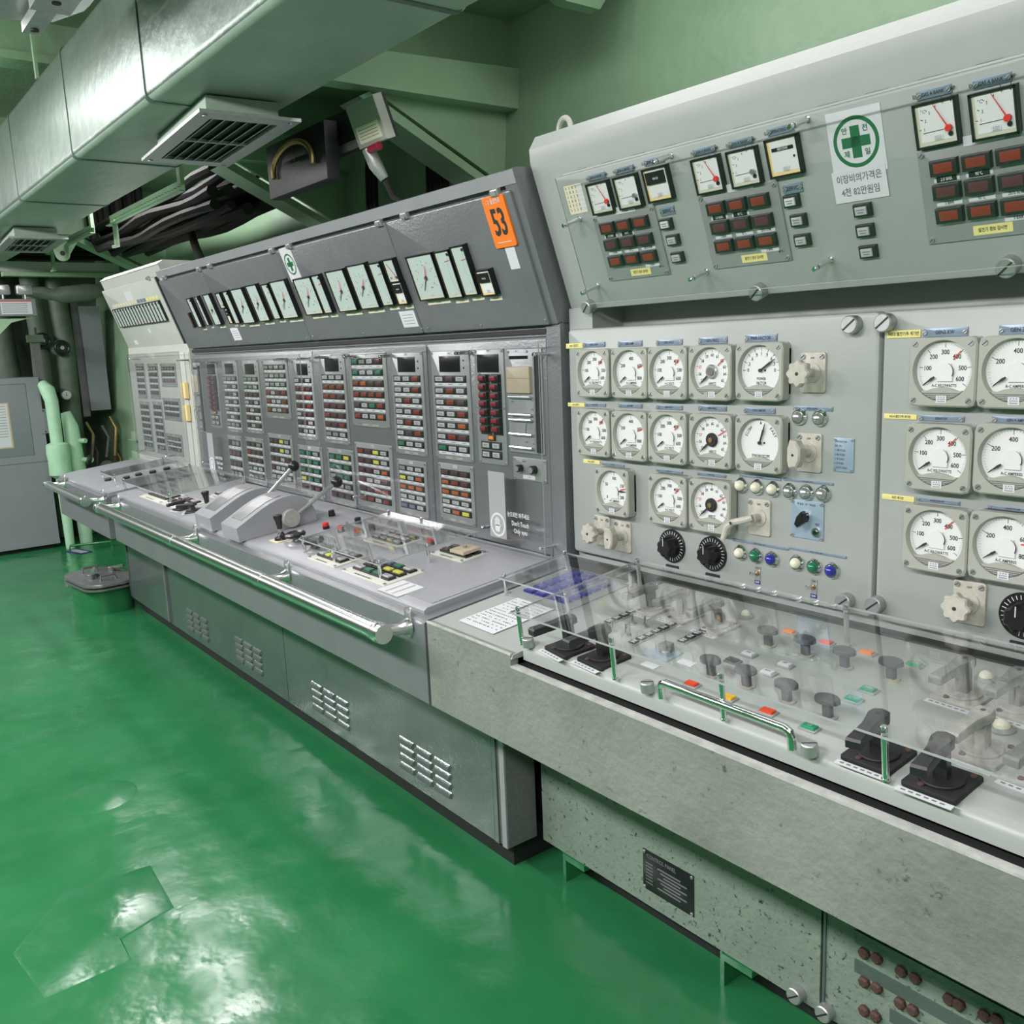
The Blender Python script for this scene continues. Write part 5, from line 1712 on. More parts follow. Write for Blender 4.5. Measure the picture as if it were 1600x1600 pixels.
def recorder(w, h):
    def f():
        p, fl, sl = MB(), MB(), MB()
        p.slab(-w / 2, w / 2, -h / 2, h / 2, 0, 0.005, GREYL, r=0.002, c=0.001)
        p.box(-w * 0.40, w * 0.02, h * 0.468, h * 0.495, 0.005, 0.0056, PAPER)
        p.text('A-1', -w * 0.19, h * 0.481, 0.006, INK, 0.0059)
        sl.slab(-w * 0.42, w * 0.12, h * 0.405, h * 0.437, 0.005, 0.006, SCREEN)
        fl.slab(-w * 0.46, w * 0.22, h * 0.08, h * 0.335, 0.005, 0.016, BEIGE, r=0.004, c=0.003)
        fl.box(-w * 0.45, w * 0.21, h * 0.222, h * 0.226, 0.016, 0.0165, INKG)
        parts = [('plate', p), ('slot', sl), ('flap', fl, None, 'beige plastic flap')]
        for k, (y0, y1) in enumerate(((0.045, 0.065), (-0.125, -0.105), (-0.175, -0.155), (-0.315, -0.30), (-0.445, -0.43))):
            r = MB()
            r.tube([(-w * 0.42, h * y0, 0.014), (w * 0.22, h * y0, 0.014)], 0.0045, CHROME, 10)
            r.cyl(-w * 0.40, h * y0, 0.005, 0.014, 0.003, CHROME, 8)
            r.cyl(w * 0.18, h * y0, 0.005, 0.014, 0.003, CHROME, 8)
            parts.append(('roller_bar', r, None, 'chrome bar'))
        br = MB()
        br.tube([(-w * 0.40, -h * 0.175, 0.02), (-w * 0.40, -h * 0.30, 0.02)], 0.002, CHROME, 8)
        br.tube([(w * 0.14, -h * 0.175, 0.02), (w * 0.10, -h * 0.30, 0.02)], 0.002, CHROME, 8)
        parts.append(('bracket', br))
        gd = MB()
        gd.box(w * 0.36, w * 0.46, -h * 0.48, h * 0.46, 0.005, 0.012, VOID)
        gd.box(w * 0.32, w * 0.36, -h * 0.48, h * 0.46, 0.005, 0.015, ALU)
        parts.append(('guide_rail', gd))
        for x_, y_ in ((0.2, 0.02), (0.2, -0.07), (0.0, -0.385), (-0.38, 0.0), (0.1, 0.475), (-0.45, 0.475), (0.22, -0.40)):
            parts.append(('screw', SCREW_S, None, None, T3((w * x_, h * y_, 0.005))))
        return parts
    return f


M_, w_, h_ = at_rect(GP, 793, 546, 853, 711)
place('rec1', recorder(w_, h_), M_, 'paper_recorder', 'paper recorder with a beige flap and chrome bars at the console end', 'recorder')
M_, w_, h_ = at_rect(GP, 301, 567, 324, 676)
place('rec2', recorder(w_, h_), M_, 'paper_recorder', 'distant paper recorder with a beige flap beside the end console', 'recorder')


def knobunit(w, h):
    def f():
        p = MB()
        p.slab(-w / 2, w / 2, -h / 2, h / 2, 0, 0.004, MODP, r=0.002, c=0.0008)
        p.box(-w * 0.20, w * 0.16, -h * 0.43, -h * 0.26, 0.004, 0.0046, PAPER)
        p.text('A-3', 0, -h * 0.345, 0.005, INK, 0.0049)
        p.text('LAMP TEST', -w * 0.15, h * 0.33, 0.0035, INK, 0.0044, sx=0.7)
        parts = [('plate', p)]
        for x_, s_ in ((-0.25, 0.9), (0.17, 1.05)):
            k = MB()
            k.cyl(w * x_, h * 0.03, 0.004, 0.022, 0.0125 * s_, BLACK, 20, c=0.002)
            k.cyl(w * x_, h * 0.03, 0.022, 0.023, 0.009 * s_, STEEL, 16)
            parts.append(('knob', k))
        for sx_ in (-1, 1):
            for sy_ in (-1, 1):
                parts.append(('screw', SCREW_S, None, None, T3((sx_ * (w / 2 - 0.006), sy_ * (h / 2 - 0.006), 0.004))))
        return parts
    return f


M_, w_, h_ = at_rect(GP, 803, 713, 856, 755)
place('knobs', knobunit(w_, h_), M_, 'knob_unit', 'small plate with two black knobs below the recorder', 'control plate')


# ---- A-23 alarm modules on the switchboard hood
def alarm(w, h):
    def f():
        p = MB()
        p.slab(-w / 2, w / 2, -h / 2, h / 2, 0, 0.004, MODP, r=0.002, c=0.001)
        p.box(-w * 0.10, w * 0.22, h * 0.46, h * 0.56, 0.002, 0.0052, PAPER)
        p.text('A-23', w * 0.06, h * 0.51, 0.009, INK, 0.0055, sx=0.9)
        p.box(-w * 0.10, w * 0.22, -h * 0.46, -h * 0.36, 0.004, 0.0046, YELLOW)
        p.text('발전기 경보 감시반', w * 0.06, -h * 0.41, 0.006, INK, 0.0049, sx=0.75)
        p.text('MTU', w * 0.40, -h * 0.37, 0.005, INK, 0.0043)
        parts = [('plate', p)]
        mats_ = ['OOO', 'MMM', 'OOO']
        labs = (('2.0 BAR', '90°C', ''), ('3 BAR', '93°C', '2070 RPM'), ('', '', '3 BAR'))
        for r in range(3):
            for c_ in range(3):
                bw, bh = w * 0.235, h * 0.165
                x_, y_ = w * (-0.27 + c_ * 0.27), h * (0.30 - r * 0.25)
                d = MB()
                d.slab(-bw / 2, bw / 2, -bh / 2, bh / 2, 0, 0.010, BHOUS, c=0.002)
                d.slab(-bw * 0.34, bw * 0.34, -bh * 0.30, bh * 0.30, 0.010, 0.0106, L_[('R' if r != 1 else 'M')], c=0.0003)
                parts.append(('alarm_window', d, None, None, T3((x_, y_, 0.004))))
                t = labs[r][c_]
                if t:
                    e = MB()
                    inv = r == 0
                    e.box(-bw * 0.46, bw * 0.46, -0.0048, 0.0048, 0, 0.0006, PAPER)
                    if inv:
                        e.box(-bw * 0.36, bw * 0.36, -0.0046, 0.0046, 0.0006, 0.0016, BHOUS)
                    e.text(t, 0, 0, 0.0062, PAPER if inv else INK, 0.0009 if not inv else 0.0019, sx=0.72)
                    parts.append(('value_label', e, None, None, T3((x_, y_ - h * 0.125, 0.004))))
        for sx_ in (-1, 1):
            for sy_ in (-1, 1):
                parts.append(('screw', SCREW_S, None, None, T3((sx_ * (w / 2 - 0.008), sy_ * (h / 2 - 0.008), 0.004)) @ Matrix.Scale(1.2, 4)))
        return parts
    return f


M2, w2, h2 = at_rect(RH, 1091, 305, 1239, 406, RW)
u2, v2, _, _ = RH.rect(1091, 305, 1239, 406, RW)
u1 = RH.rect(928, 337, 1049, 435, RW)[0]
u3 = RH.px(1434, 240, RW)[0] + w2 / 2
for u_, lab in ((u1, 'A-23 alarm window module below the first trio of meters'), (u2, 'A-23 alarm window module below the second trio of meters'), (u3, 'A-23 alarm window module past the safety poster, cut by the picture edge')):
    place('alarm', alarm(w2, h2), RH.M(u_, v2, RW), 'alarm_module', lab, 'alarm panel', 'alarm window modules marked A-23')


def pushlamp(m):
    def f():
        b = MB()
        b.slab(-0.0185, 0.0185, -0.0125, 0.0125, 0, 0.009, BHOUS, c=0.0015)
        c = MB()
        c.slab(-0.0125, 0.0115, -0.0080, 0.0075, 0.009, 0.013, m, c=0.001)
        c.box(-0.009, 0.008, 0.001, 0.003, 0.013, 0.0132, INKG)
        c.box(-0.007, 0.006, -0.004, -0.002, 0.013, 0.0132, INKG)
        return [('housing', b), ('cap', c)]
    return f


for i, (x, y, m, lab) in enumerate(((1043, 349, PAPER, 'bright white push button beside the first alarm module'), (1054, 374, L_['W'], 'grey push button in the middle beside the first alarm module'), (1061, 401, L_['W'], 'grey push button lowest beside the first alarm module'),
                     (1239, 313, PAPER, 'bright white push button beside the second alarm module'), (1250, 343, L_['W'], 'grey push button in the middle beside the second alarm module'), (1256, 374, L_['W'], 'grey push button lowest beside the second alarm module'),
                     (1350, 327, L_['W'], 'push button just under the handwritten note'), (1354, 359, L_['W'], 'push button in the middle under the handwritten note'), (1359, 392, L_['W'], 'push button lowest under the handwritten note'))):
    place(('push', m.name), pushlamp(m), RH.at(x, y, RW), 'push_button', lab, 'button', 'square push buttons of the switchboard hood')
tag_at(RH, 1031, 325, 1056, 334, 'RESERVOIR', RW, 'small nameplate above the white push button of the first column')
tag_at(RH, 1223, 289, 1256, 299, 'RESERVOIR', RW, 'small nameplate above the white push button of the second column')


# ---- signs and stickers
def cross_sign(w, h, ko):
    def f():
        b = MB()
        b.slab(-w / 2, w / 2, -h / 2, h / 2, 0, 0.0012, PAPER)
        R, z = w * 0.42, 0.0013
        N = 40
        ring = [(R * math.cos(2 * math.pi * i / N), R * math.sin(2 * math.pi * i / N)) for i in range(N)]
        b.rings([[(x, y, z) for x, y in ring], [(x * 0.84, y * 0.84, z) for x, y in ring]], GREENS, None, False, False)
        a, c = w * 0.085, w * 0.26
        b.box(-a, a, -c, c, z, z + 0.0003, GREENS)
        b.box(-c, c, -a, a, z, z + 0.0003, GREENS)
        if ko:
            for t, x, y in (('안', -1, 1), ('전', 1, 1), ('제', -1, -1), ('일', 1, -1)):
                b.text(t, x * w * 0.19, y * w * 0.19, w * 0.085, GREENS, z + 0.0004)
        return b
    return f


place('cross1', cross_sign(0.112, 0.118, True), RH.at(1338, 221, RW, math.radians(-1)), 'safety_poster', 'white poster with a green ringed cross on the switchboard hood', 'poster')
place('cross2', cross_sign(0.100, 0.135, False), GH.at(454, 413, DW, math.radians(2)), 'safety_sticker', 'small green cross sticker at the door joint of the grey hood', 'sticker')
b = MB()
b.slab(-0.056, 0.056, -0.030, 0.030, 0, 0.001, PAPER)
b.text('이장비의가격은', 0, 0.013, 0.0125, INKG, 0.0014, sx=0.85)
b.text('4천 82만원임', 0, -0.012, 0.0125, INKG, 0.0014, sx=0.85)
place('note', lambda: b, RH.at(1344, 288, RW + 0.001), 'handwritten_note', 'handwritten note taped under the green cross poster', 'note')
bb = MB()
bb.slab(-0.033, 0.033, -0.036, 0.036, 0, 0.001, CREAM)
for i in range(6):
    bb.box(0.012, 0.031, -0.030 + i * 0.011, -0.022 + i * 0.011, 0.001, 0.0013, PAPER)
    for k in range(4):
        bb.text(random.choice('8253'), -0.026 + k * 0.012, -0.026 + i * 0.011, 0.007, INKG, 0.0013)
place('list', lambda: bb, RH.at(900, 311, RW), 'paper_list', 'yellowed paper list with rows of figures at the hood corner', 'paper')


def sign53():
    p = MB()
    w, h = 0.152, 0.220
    KS = 0.64
    p.slab(-w / 2, w / 2, -h / 2, h / 2, 0, 0.006, ORANGE, r=0.012, c=0.0015)
    z = 0.0064
    p.text('53', -0.046, -0.006, 0.115, INK, z, 'LEFT', sx=0.60)
    p.text('53', -0.0425, -0.006, 0.115, INK, z + 0.0001, 'LEFT', sx=0.60)
    p.text('음성안내', 0.014, 0.088, 0.018, PAPER, z, sx=0.7)
    p.tube([arc(0.0085, a, -0.040, 0.086) + (z,) for a in range(0, 181, 20)], 0.0011, PAPER, 6)
    for x_ in (-0.0485, -0.0315):
        p.box(x_ - 0.0018, x_ + 0.0018, 0.078, 0.087, z - 0.0003, z + 0.0006, PAPER)
    p.box(-0.048, 0.048, -0.088, -0.0850, z - 0.0003, z + 0.0003, PAPER)
    p.v = [(a * KS, c * KS, d) for a, c, d in p.v]
    return p


place('sign53', sign53, GH.at(782, 346, DW), 'number_sign', 'orange sign with a black number 53', 'sign')
b = MB()
b.slab(-0.021, 0.021, -0.044, 0.044, 0, 0.0006, PAPER)
b.box(-0.020, 0.020, 0.022, 0.042, 0.0006, 0.0009, mat('blue_sticker_ink', (0.03, 0.20, 0.65), 0.5))
place('stk', lambda: b, GH.at(799, 396, DW), 'sticker', 'little white sticker with a blue head under the 53 sign', 'sticker')
for x0, y0, x1, y1, lab in ((623, 487, 655, 510, 'cream card below the stacked pair of small meters'), (359, 513, 379, 531, 'white card low on the third hood door')):
    u, v, w_, h_ = GH.rect(x0, y0, x1, y1, DW)
    c = MB()
    c.slab(-w_ / 2, w_ / 2, -h_ / 2, h_ / 2, 0, 0.001, PAPER)
    for i in range(4):
        c.box(-w_ * 0.35, w_ * 0.35, h_ * (-0.3 + i * 0.18), h_ * (-0.27 + i * 0.18), 0.001, 0.0012, INKG)
    place(('card', x0), lambda: c, GH.M(u, v, DW), 'card', lab, 'card')
for i, (x0, y0, x1, y1, lab) in enumerate(((193, 457, 211, 470, 'white scrap of paper high on the pale hood'), (209, 532, 217, 538, 'small white sticker low on the pale hood'), (231, 514, 237, 520, 'tiny cream sticker under the slim meters'))):
    u, v, w_, h_ = LH.rect(x0, y0, x1, y1, DW)
    place(('lcard', i), lambda: MB().slab(-w_ / 2, w_ / 2, -h_ / 2, h_ / 2, 0, 0.001, PAPER), LH.M(u, v, DW), 'sticker', lab, 'sticker')
# plates on the lower fronts
u, v, w_, h_ = FS.rect(1005, 1327, 1085, 1432)
b = MB()
b.slab(-w_ / 2, w_ / 2, -0.055, 0.055, 0, 0.002, BLACK, c=0.0005)
b.text('CONTROL PANEL', -w_ * 0.42, 0.040, 0.011, INKG, 0.0024, 'LEFT', sx=0.8)
for i in range(7):
    b.box(-w_ * 0.2 + (i % 3) * 0.01, w_ * 0.25 + (i % 2) * 0.02, 0.018 - i * 0.009, 0.022 - i * 0.009, 0.002, 0.0023, INKG)
    b.box(-w_ * 0.44, -w_ * 0.3, 0.019 - i * 0.009, 0.0215 - i * 0.009, 0.002, 0.0023, INKG)
a_ = FS.px(1005, 1325)
c_ = FS.px(1005, 1384)
place('cplate', lambda: [('plate', b)] + [('screw', SCREW_S, None, None, T3((p * (w_ / 2 - 0.006), q * 0.049, 0.002))) for p in (-1, 1) for q in (-1, 1)],
      FS.M(u, (a_[1] + c_[1]) / 2), 'rating_plate', 'black rating plate reading CONTROL PANEL on the speckled lower front', 'sign')


def texture_sticker(w, h):
    b = MB()
    b.slab(-w / 2, w / 2, -h / 2, h / 2, 0, 0.0008, mat('milky_film', (0.60, 0.62, 0.62), 0.4))
    return b

# ================================================================ things on the desks
LW = LIDW / math.cos(TD) * 1.0 - 0.0002
GW = 0.016
DE = DESK


def pistol(mh, mb, L=0.078, H=0.058, turn=0):
    def f():
        p, h, s_ = MB(), MB(), MB()
        p.slab(-0.036, 0.036, -0.036, 0.036, 0, 0.006, mb, r=0.005, c=0.0015)
        p.cyl(0, 0, 0.006, 0.010, 0.028, mb, 28, c=0.001)
        h.rings([[(sx_ * 0.0085, sy_ * 0.0085, z) for sx_, sy_ in ((-1, -1), (1, -1), (1, 1), (-1, 1))] for z in (0.010, H - 0.006)], mh)
        # grip: a flat tapering bar, knuckle over the post, square tip
        prof = [(-0.012, 0.016), (-0.016, 0.004), (-0.0105, -0.030), (-0.011, -L), (0.011, -L), (0.0105, -0.030), (0.016, 0.004), (0.012, 0.016), (0.0, 0.020)]
        prof = [(a * 0.9, c) for a, c in prof]
        h.prism(prof, H - 0.008, H + 0.005, mh, c=0.003)
        h.cyl(0, 0.004, H + 0.005, H + 0.0055, 0.0035, INK, 10)
        A_ = RZ(turn)
        h.v = [(A_ @ V(p_))[:] for p_ in h.v]
        s_.box(-0.036, 0.036, -0.049, -0.039, 0, 0.0012, PAPER)
        for k in range(6):
            s_.box(-0.030 + k * 0.010, -0.024 + k * 0.010, -0.0455, -0.0425, 0.0012, 0.0014, INKG)
        parts = [('base_plate', p), ('handle', h), ('label_strip', s_, None, 'white label strip')]
        for a, c in ((0.026, 0.027), (-0.012, -0.028)):
            parts.append(('screw', MB().cyl(0, 0, 0, 0.003, 0.0045, RUST, 10, c=0.001).mesh('screw'), None, 'rusty screw', T3((a, c, 0.0055))))
        return parts
    return f


for x, y, k, rot, lab in ((891, 1013, 'b', -8, 'black pistol-grip switch at the desk corner by the posted sheet, first of two'), (944, 1030, 'b', -5, 'black pistol-grip switch, second of the two at the desk corner'),
                          (1019, 953, 'g', -4, 'worn grey pistol-grip switch near the blue key panel, first of three'), (1067, 964, 'g', -4, 'worn grey pistol-grip switch, middle of the three at the back'), (1121, 981, 'g', -4, 'worn grey pistol-grip switch, last of three, beside an ivory dome'),
                          (1506, 1088, 'g', -3, 'grey pistol-grip switch beside the upper ivory dome'), (1590, 1109, 'g', -3, 'grey pistol-grip switch at the picture edge beyond the upper ivory dome'),
                          (1534, 1176, 'c', -2, 'pale cream pistol-grip switch beside the lower ivory dome'), (1373, 1182, 'd', 0, 'black pistol-grip switch beside the tall front cover post'), (1472, 1223, 'd', 0, 'black pistol-grip switch closest to the camera'),
                          (1628, 1215, 'g', -3, 'grey pistol-grip switch cut off by the picture edge')):
    mh, mb = {'b': (LEVERB, MBLACK), 'd': (LEVERB, MBLACK), 'g': (LEVERD, LEVERP), 'c': (LEVERP, LEVERP)}[k]
    place(('pistol', k), pistol(mh, mb, turn=9 if k == 'd' else 0), DE.at(x, y, LW, math.radians(rot)) @ Matrix.Scale({'b': 1.20, 'd': 1.20, 'g': 1.04 if x < 1200 else 1.15, 'c': 1.15}[k], 4), 'pistol_grip_switch', lab, 'switch', 'pistol-grip switches of the switchboard desk')


def mushroom():
    s_, c = MB(), MB()
    s_.cyl(0, 0, 0, 0.003, 0.016, LEVERP, 20)
    s_.slab(-0.009, 0.009, -0.006, 0.006, 0.003, 0.030, CHARC, r=0.003, c=0.0)
    N = 32
    rg = lambda k, z: [(0.024 * k * math.cos(t), 0.0165 * k * math.sin(t), z) for t in (2 * math.pi * i / N for i in range(N))]
    c.rings([rg(0.7, 0.028), rg(1.0, 0.031), rg(1.0, 0.037), rg(0.93, 0.0395), rg(0.5, 0.0405)], CHARC)
    return [('stem', s_), ('cap', c)]


WH = ['beside the orange light by the three grey levers', 'between an orange and a red light', 'between a red and an orange light', 'beside the green light at the end of the back row']
for i, (x, y) in enumerate(((1201, 1009), (1259, 1024), (1320, 1043), (1393, 1061), (1112, 1056), (1167, 1073), (1230, 1096), (1294, 1121))):
    place('mush', mushroom, DE.at(x, y, LW), 'oval_switch', 'oval charcoal knob ' + (WH[i] if i < 4 else ('starting the front row of four', 'second of the front row, beside a cover post', 'third of the front row', 'ending the front row, beside a green light')[i - 4]), 'knob', 'oval charcoal knobs on stems')


def indicator(m, txt):
    def f():
        b, c = MB(), MB()
        b.slab(-0.0175, 0.0175, -0.0115, 0.0115, 0, 0.003, STEEL if m is not MBLACK else CHARC, r=0.0015, c=0.001)
        c.slab(-0.013, 0.013, -0.0075, 0.0075, 0.003, 0.0075, m, c=0.0015)
        if txt:
            c.text(txt, 0, 0, 0.0055, PAPER if m not in (PAPER,) else INK, 0.0078, sx=0.8)
        return [('bezel', b), ('lens', c)]
    return f


for x, y, m, t, lab in ((1233, 989, ORG2, '', 'orange rectangular light beside the first oval knob of the back row'), (1291, 1006, RED2, '', 'red rectangular light between the second and third back knobs'), (1355, 1022, ORG2, '', 'orange rectangular light between the third and fourth back knobs'),
                        (1428, 1041, GRN2, 'CLOSE', 'green rectangular light beyond the last back knob'), (1357, 1080, GRN2, 'OPEN', 'green rectangular light, upper of two in the desk middle'), (1333, 1095, GRN2, 'AUTO', 'green rectangular light, lower of two in the desk middle'),
                        (1200, 1114, RED2, '', 'red rectangular light behind the bent grab bar'), (1138, 1092, YEL2, '', 'yellow rectangular light behind the bent grab bar'), (1265, 1139, GRN2, '1.2', 'green rectangular light just beyond the bent grab bar'),
                        (1081, 1071, RED2, '', 'small red light at the start of the bent grab bar'), (1170, 1024, PAPER, 'ON', 'white legend light between the two knob rows'), (1227, 1041, PAPER, 'SET', 'white legend light beside a back knob stem'),
                        (1200, 1053, PAPER, 'RUN', 'white legend light near the front knobs'), (1145, 1034, MBLACK, '', 'dark unlit legend light beside the first front knob')):
    place(('ind', m.name, t), indicator(m, t), DE.at(x, y, LW), 'indicator_light', lab, 'light', 'rectangular indicator lights of the desk')


def dome(m, r):
    def f():
        b, c = MB(), MB()
        b.lathe([(r * 1.6, 0), (r * 1.55, 0.003), (r * 1.1, 0.007), (r * 0.9, 0.007)], STEEL, 24)
        c.dome(0, 0, 0.006, r, m, 1.0, 20)
        return [('ring', b), ('dome', c)]
    return f


for x, y, m, r, lab in ((1166, 964, IVORY, 0.0115, 'ivory dome lamp beside the last grey back lever'), (1541, 1062, IVORY, 0.0125, 'ivory dome lamp between two grey levers'), (1565, 1140, IVORY, 0.0135, 'ivory dome lamp beside the cream lever'),
                        (1056, 934, JEWB, 0.0085, 'blue jewel lamp between the first two grey back levers'), (1109, 948, JEWB, 0.0085, 'blue jewel lamp between the second and third grey back levers')):
    place(('dome', m.name, r), dome(m, r), DE.at(x, y, LW), 'dome_lamp', lab, 'lamp', 'dome lamps of the desk')


def toggle2():
    p, t = MB(), MB()
    p.cyl(0, 0, 0, 0.002, 0.011, STEEL, 6)
    p.cyl(0, 0, 0.002, 0.008, 0.006, STEEL, 12)
    t.tube([(0, 0, 0.007), (0, 0.002, 0.014), (0, 0.005, 0.026)], [0.002, 0.0024, 0.0036], CHROME, 10)
    return [('nut', p), ('lever', t)]


for x, y, lab in ((988, 975, 'chrome toggle switch closest to the grey levers'), (1007, 980, 'chrome toggle switch at the end of its group'), (978, 993, 'chrome toggle switch beside the counter strip'), (957, 987, 'chrome toggle switch behind the second black lever')):
    place('toggle2', toggle2, DE.at(x, y, LW), 'toggle_switch', lab, 'switch', 'toggle switches of the desk')


def bank(n):
    def f():
        b = MB()
        L = n * 0.024
        b.slab(-0.013, 0.013, 0, L, 0, 0.003, STEEL, r=0.001, c=0.0008)
        parts = [('frame', b)]
        q = MB()
        q.slab(-0.0095, 0.0095, -0.0095, 0.0095, 0, 0.003, MBLACK, c=0.0008)
        q.box(-0.006, 0.006, -0.0065, -0.002, 0.003, 0.0033, PAPER)
        q.box(-0.006, 0.006, 0.001, 0.006, 0.003, 0.0033, PAPER)
        qm = q.mesh('number_window')
        for k in range(n):
            parts.append(('number_window', qm, None, None, T3((0, 0.012 + k * 0.024, 0.003))))
        return parts
    return f


for x, y, n, lab in ((924, 986, 6, 'strip of black number windows behind the black levers'), (985, 1008, 6, 'strip of black number windows in front of the toggles'), (1062, 1006, 4, 'short strip of black number windows near the front knobs')):
    place(('bank', n), bank(n), DE.at(x, y, LW), 'counter_strip', lab, 'counter')
b, k = MB(), MB()
b.slab(-0.035, 0.035, -0.028, 0.028, 0, 0.002, BLUEL, r=0.001)
k.slab(-0.012, 0.012, 0.0, 0.024, 0.002, 0.022, LEVERD, c=0.003)
k.cyl(0.014, -0.006, 0.002, 0.014, 0.008, ALU, 16, c=0.002)
place('bplate', lambda: [('plate', b), ('knob', k)], DE.at(1036, 1022, LW), 'selector_switch', 'grey selector knob on a light blue plate in front of the number strips', 'switch')
for x, y, lab in ((1016, 1040, 'small white label plate beside the knurled screw in the desk middle'), (1073, 1036, 'small white label plate near the first front knob')):
    place('wlab', lambda: MB().slab(-0.020, 0.020, -0.010, 0.010, 0, 0.002, PAPER, c=0.0005), DE.at(x, y, LW), 'label_plate', lab, 'label')

# grab bar
ua, ub = DE.px(1034, 1090, LW), DE.px(1238, 1170, LW)
L = ub[0] - ua[0]
dy = ub[1] - ua[1]
b = MB()
pts = [(0, 0, 0), (0, 0, 0.022), (0.004, 0, 0.030), (0.012, 0, 0.034), (L - 0.012, dy, 0.034), (L - 0.004, dy, 0.030), (L, dy, 0.022), (L, dy, 0)]
b.tube(pts, 0.0078, CHROME, 12)
place('grab', lambda: b, DE.M(*ua, LW), 'grab_bar', 'chrome grab bar along the front of the switchboard lid', 'handle')


# blue key panel, posted sheet
def keypanel():
    p = MB()
    p.slab(-0.125, 0.125, -0.125, 0.125, 0, 0.003, MODP, r=0.003, c=0.001)
    parts = [('plate', p)]
    k = MB()
    k.slab(-0.0185, 0.0185, -0.0125, 0.0125, 0, 0.007, BLUEB, r=0.002, c=0.002)
    k.box(-0.010, 0.010, -0.0015, 0.0015, 0.007, 0.0073, BLUEP)
    km = k.mesh('key')
    for i in range(4):
        for j in range(6):
            if (i, j) in ((3, 5),):
                continue
            parts.append(('key', km, None, None, T3((-0.070 + i * 0.047, -0.075 + j * 0.034, 0.003))))
    for a in (-1, 1):
        for c in (-1, 1):
            parts.append(('screw', SCREW_S, None, None, T3((a * 0.115, c * 0.115, 0.003))))
    return parts


a, c, d_ = DE.px(792, 923, 0.003), DE.px(884, 956, 0.003), DE.px(996, 912, 0.003)
place('keypanel', keypanel, DE.M((a[0] + c[0]) / 2 + 0.005, (c[1] + d_[1]) / 2 - 0.002, 0.0005), 'key_panel', 'plate with rows of indigo blue keys under its own acrylic cover', 'button panel')
b = MB()
b.slab(-0.076, 0.076, -0.103, 0.103, 0, 0.001, PAPER)
rr = random.Random(5)
for r_ in range(13):
    for q in range(15):
        if rr.random() < 0.82:
            b.box(-0.068 + q * 0.009, -0.068 + q * 0.009 + rr.uniform(0.003, 0.0075), 0.09 - r_ * 0.0145, 0.0935 - r_ * 0.0145, 0.001, 0.0012, INK if r_ > 6 else INKG)
place('sheet', lambda: b, DE.at(794, 960, 0.002, math.radians(-1)), 'printed_sheet', 'white printed sheet lying on the desk end block', 'paper')


# ---- grey desk
def deskmodule(w, h, rows, guard=None):
    def f():
        p = MB()
        p.slab(-w / 2, w / 2, -h / 2, h / 2, 0, 0.004, MODC, r=0.002, c=0.001)
        p.box(-w * 0.25, w * 0.15, -h / 2 + 0.006, -h / 2 + 0.014, 0.004, 0.0044, CASE)
        for k in range(6):
            p.box(-w * 0.22 + k * w * 0.06, -w * 0.19 + k * w * 0.06, -h / 2 + 0.008, -h / 2 + 0.012, 0.0044, 0.0047, INK)
        parts = [('plate', p)]
        n = len(rows)
        for i, r in enumerate(rows):
            bw, ph = w * 0.84 / len(r), (h - 0.034) / n
            for k, ch in enumerate(r):
                if ch != ' ':
                    parts.append(('button', pbm(bw * 0.96, ph * 0.74, L_[ch], 0.012), None, None, T3((-w * 0.42 + bw * (k + 0.5), h / 2 - 0.010 - ph * (i + 0.5), 0.004))))
        if guard:
            g = MB()
            x0, x1, y0, y1 = guard
            g.slab(w * x0, w * x1, h * y0, h * y1, 0.016, 0.026, BEIGE, c=0.002)
            g.cyl(w * (x0 + x1) / 2, h * (y0 + y1) / 2, 0.026, 0.034, 0.007, STEEL, 12)
            parts.append(('guard', g, None, 'olive button guard'))
        for a_ in (-1, 1):
            for c_ in (-1, 1):
                parts.append(('screw', SCREW_S, None, None, T3((a_ * (w / 2 - 0.007), c_ * (h / 2 - 0.007), 0.004)) @ Matrix.Scale(1.2, 4)))
        return parts
    return f


def quad(l, b_, r, w=GW):
    """desk rectangle from its left, front and right corners in the photograph"""
    a, c, d = DE.px(*l, w), DE.px(*b_, w), DE.px(*r, w)
    return DE.M((a[0] + c[0]) / 2, (c[1] + d[1]) / 2, w), c[0] - a[0], d[1] - c[1]


for i, (l, b_, r, rows, gd, lab) in enumerate((((530, 894), (600, 917), (671, 896), ['BBGW', 'KKYY', 'WGGW'], None, 'desk button plate with yellow and green keys beside the striped label'),
                                                ((475, 874), (522, 888), (584, 872), ['WWWW', 'WYWW'], None, 'desk button plate in front of the black ring knob'),
                                                ((567, 845), (615, 859), (663, 842), ['WWWE', 'WWWW', 'WWWW'], None, 'desk button plate under the middle of the acrylic sheet'),
                                                ((669, 867), (721, 880), (765, 866), ['KKK', 'KMK'], (0.0, 0.42, -0.30, 0.35), 'desk button plate with an olive guard at the back corner'),
                                                ((212, 777), (249, 787), (300, 778), ['WWWWW'], None, 'narrow desk button plate at the far end of the grey desk'),
                                                ((245, 788), (278, 797), (322, 785), ['WKW', 'KKW'], None, 'desk button plate beside the black far levers'),
                                                ((322, 776), (346, 782), (386, 768), ['KWK', 'WKW'], None, 'desk button plate behind the farther throttle'))):
    M_, w_, h_ = quad(l, b_, r)
    place(('dm', i), deskmodule(w_, h_, rows, gd), M_, 'button_module', lab, 'button panel', 'button plates of the grey desk')
M_, w_, h_ = quad((595, 919), (621, 933), (663, 918), GW + 0.001)
b = MB()
b.slab(-w_ / 2, w_ / 2, -h_ / 2, h_ / 2, 0, 0.001, PAPER)
for k in range(2):
    b.box(-w_ * 0.20 + k * w_ * 0.32, -w_ * 0.12 + k * w_ * 0.32, -h_ * 0.45, h_ * 0.45, 0.001, 0.0012, LEVERP)
place('striped', lambda: b, M_, 'striped_label', 'white striped label on the grey desk corner', 'label')


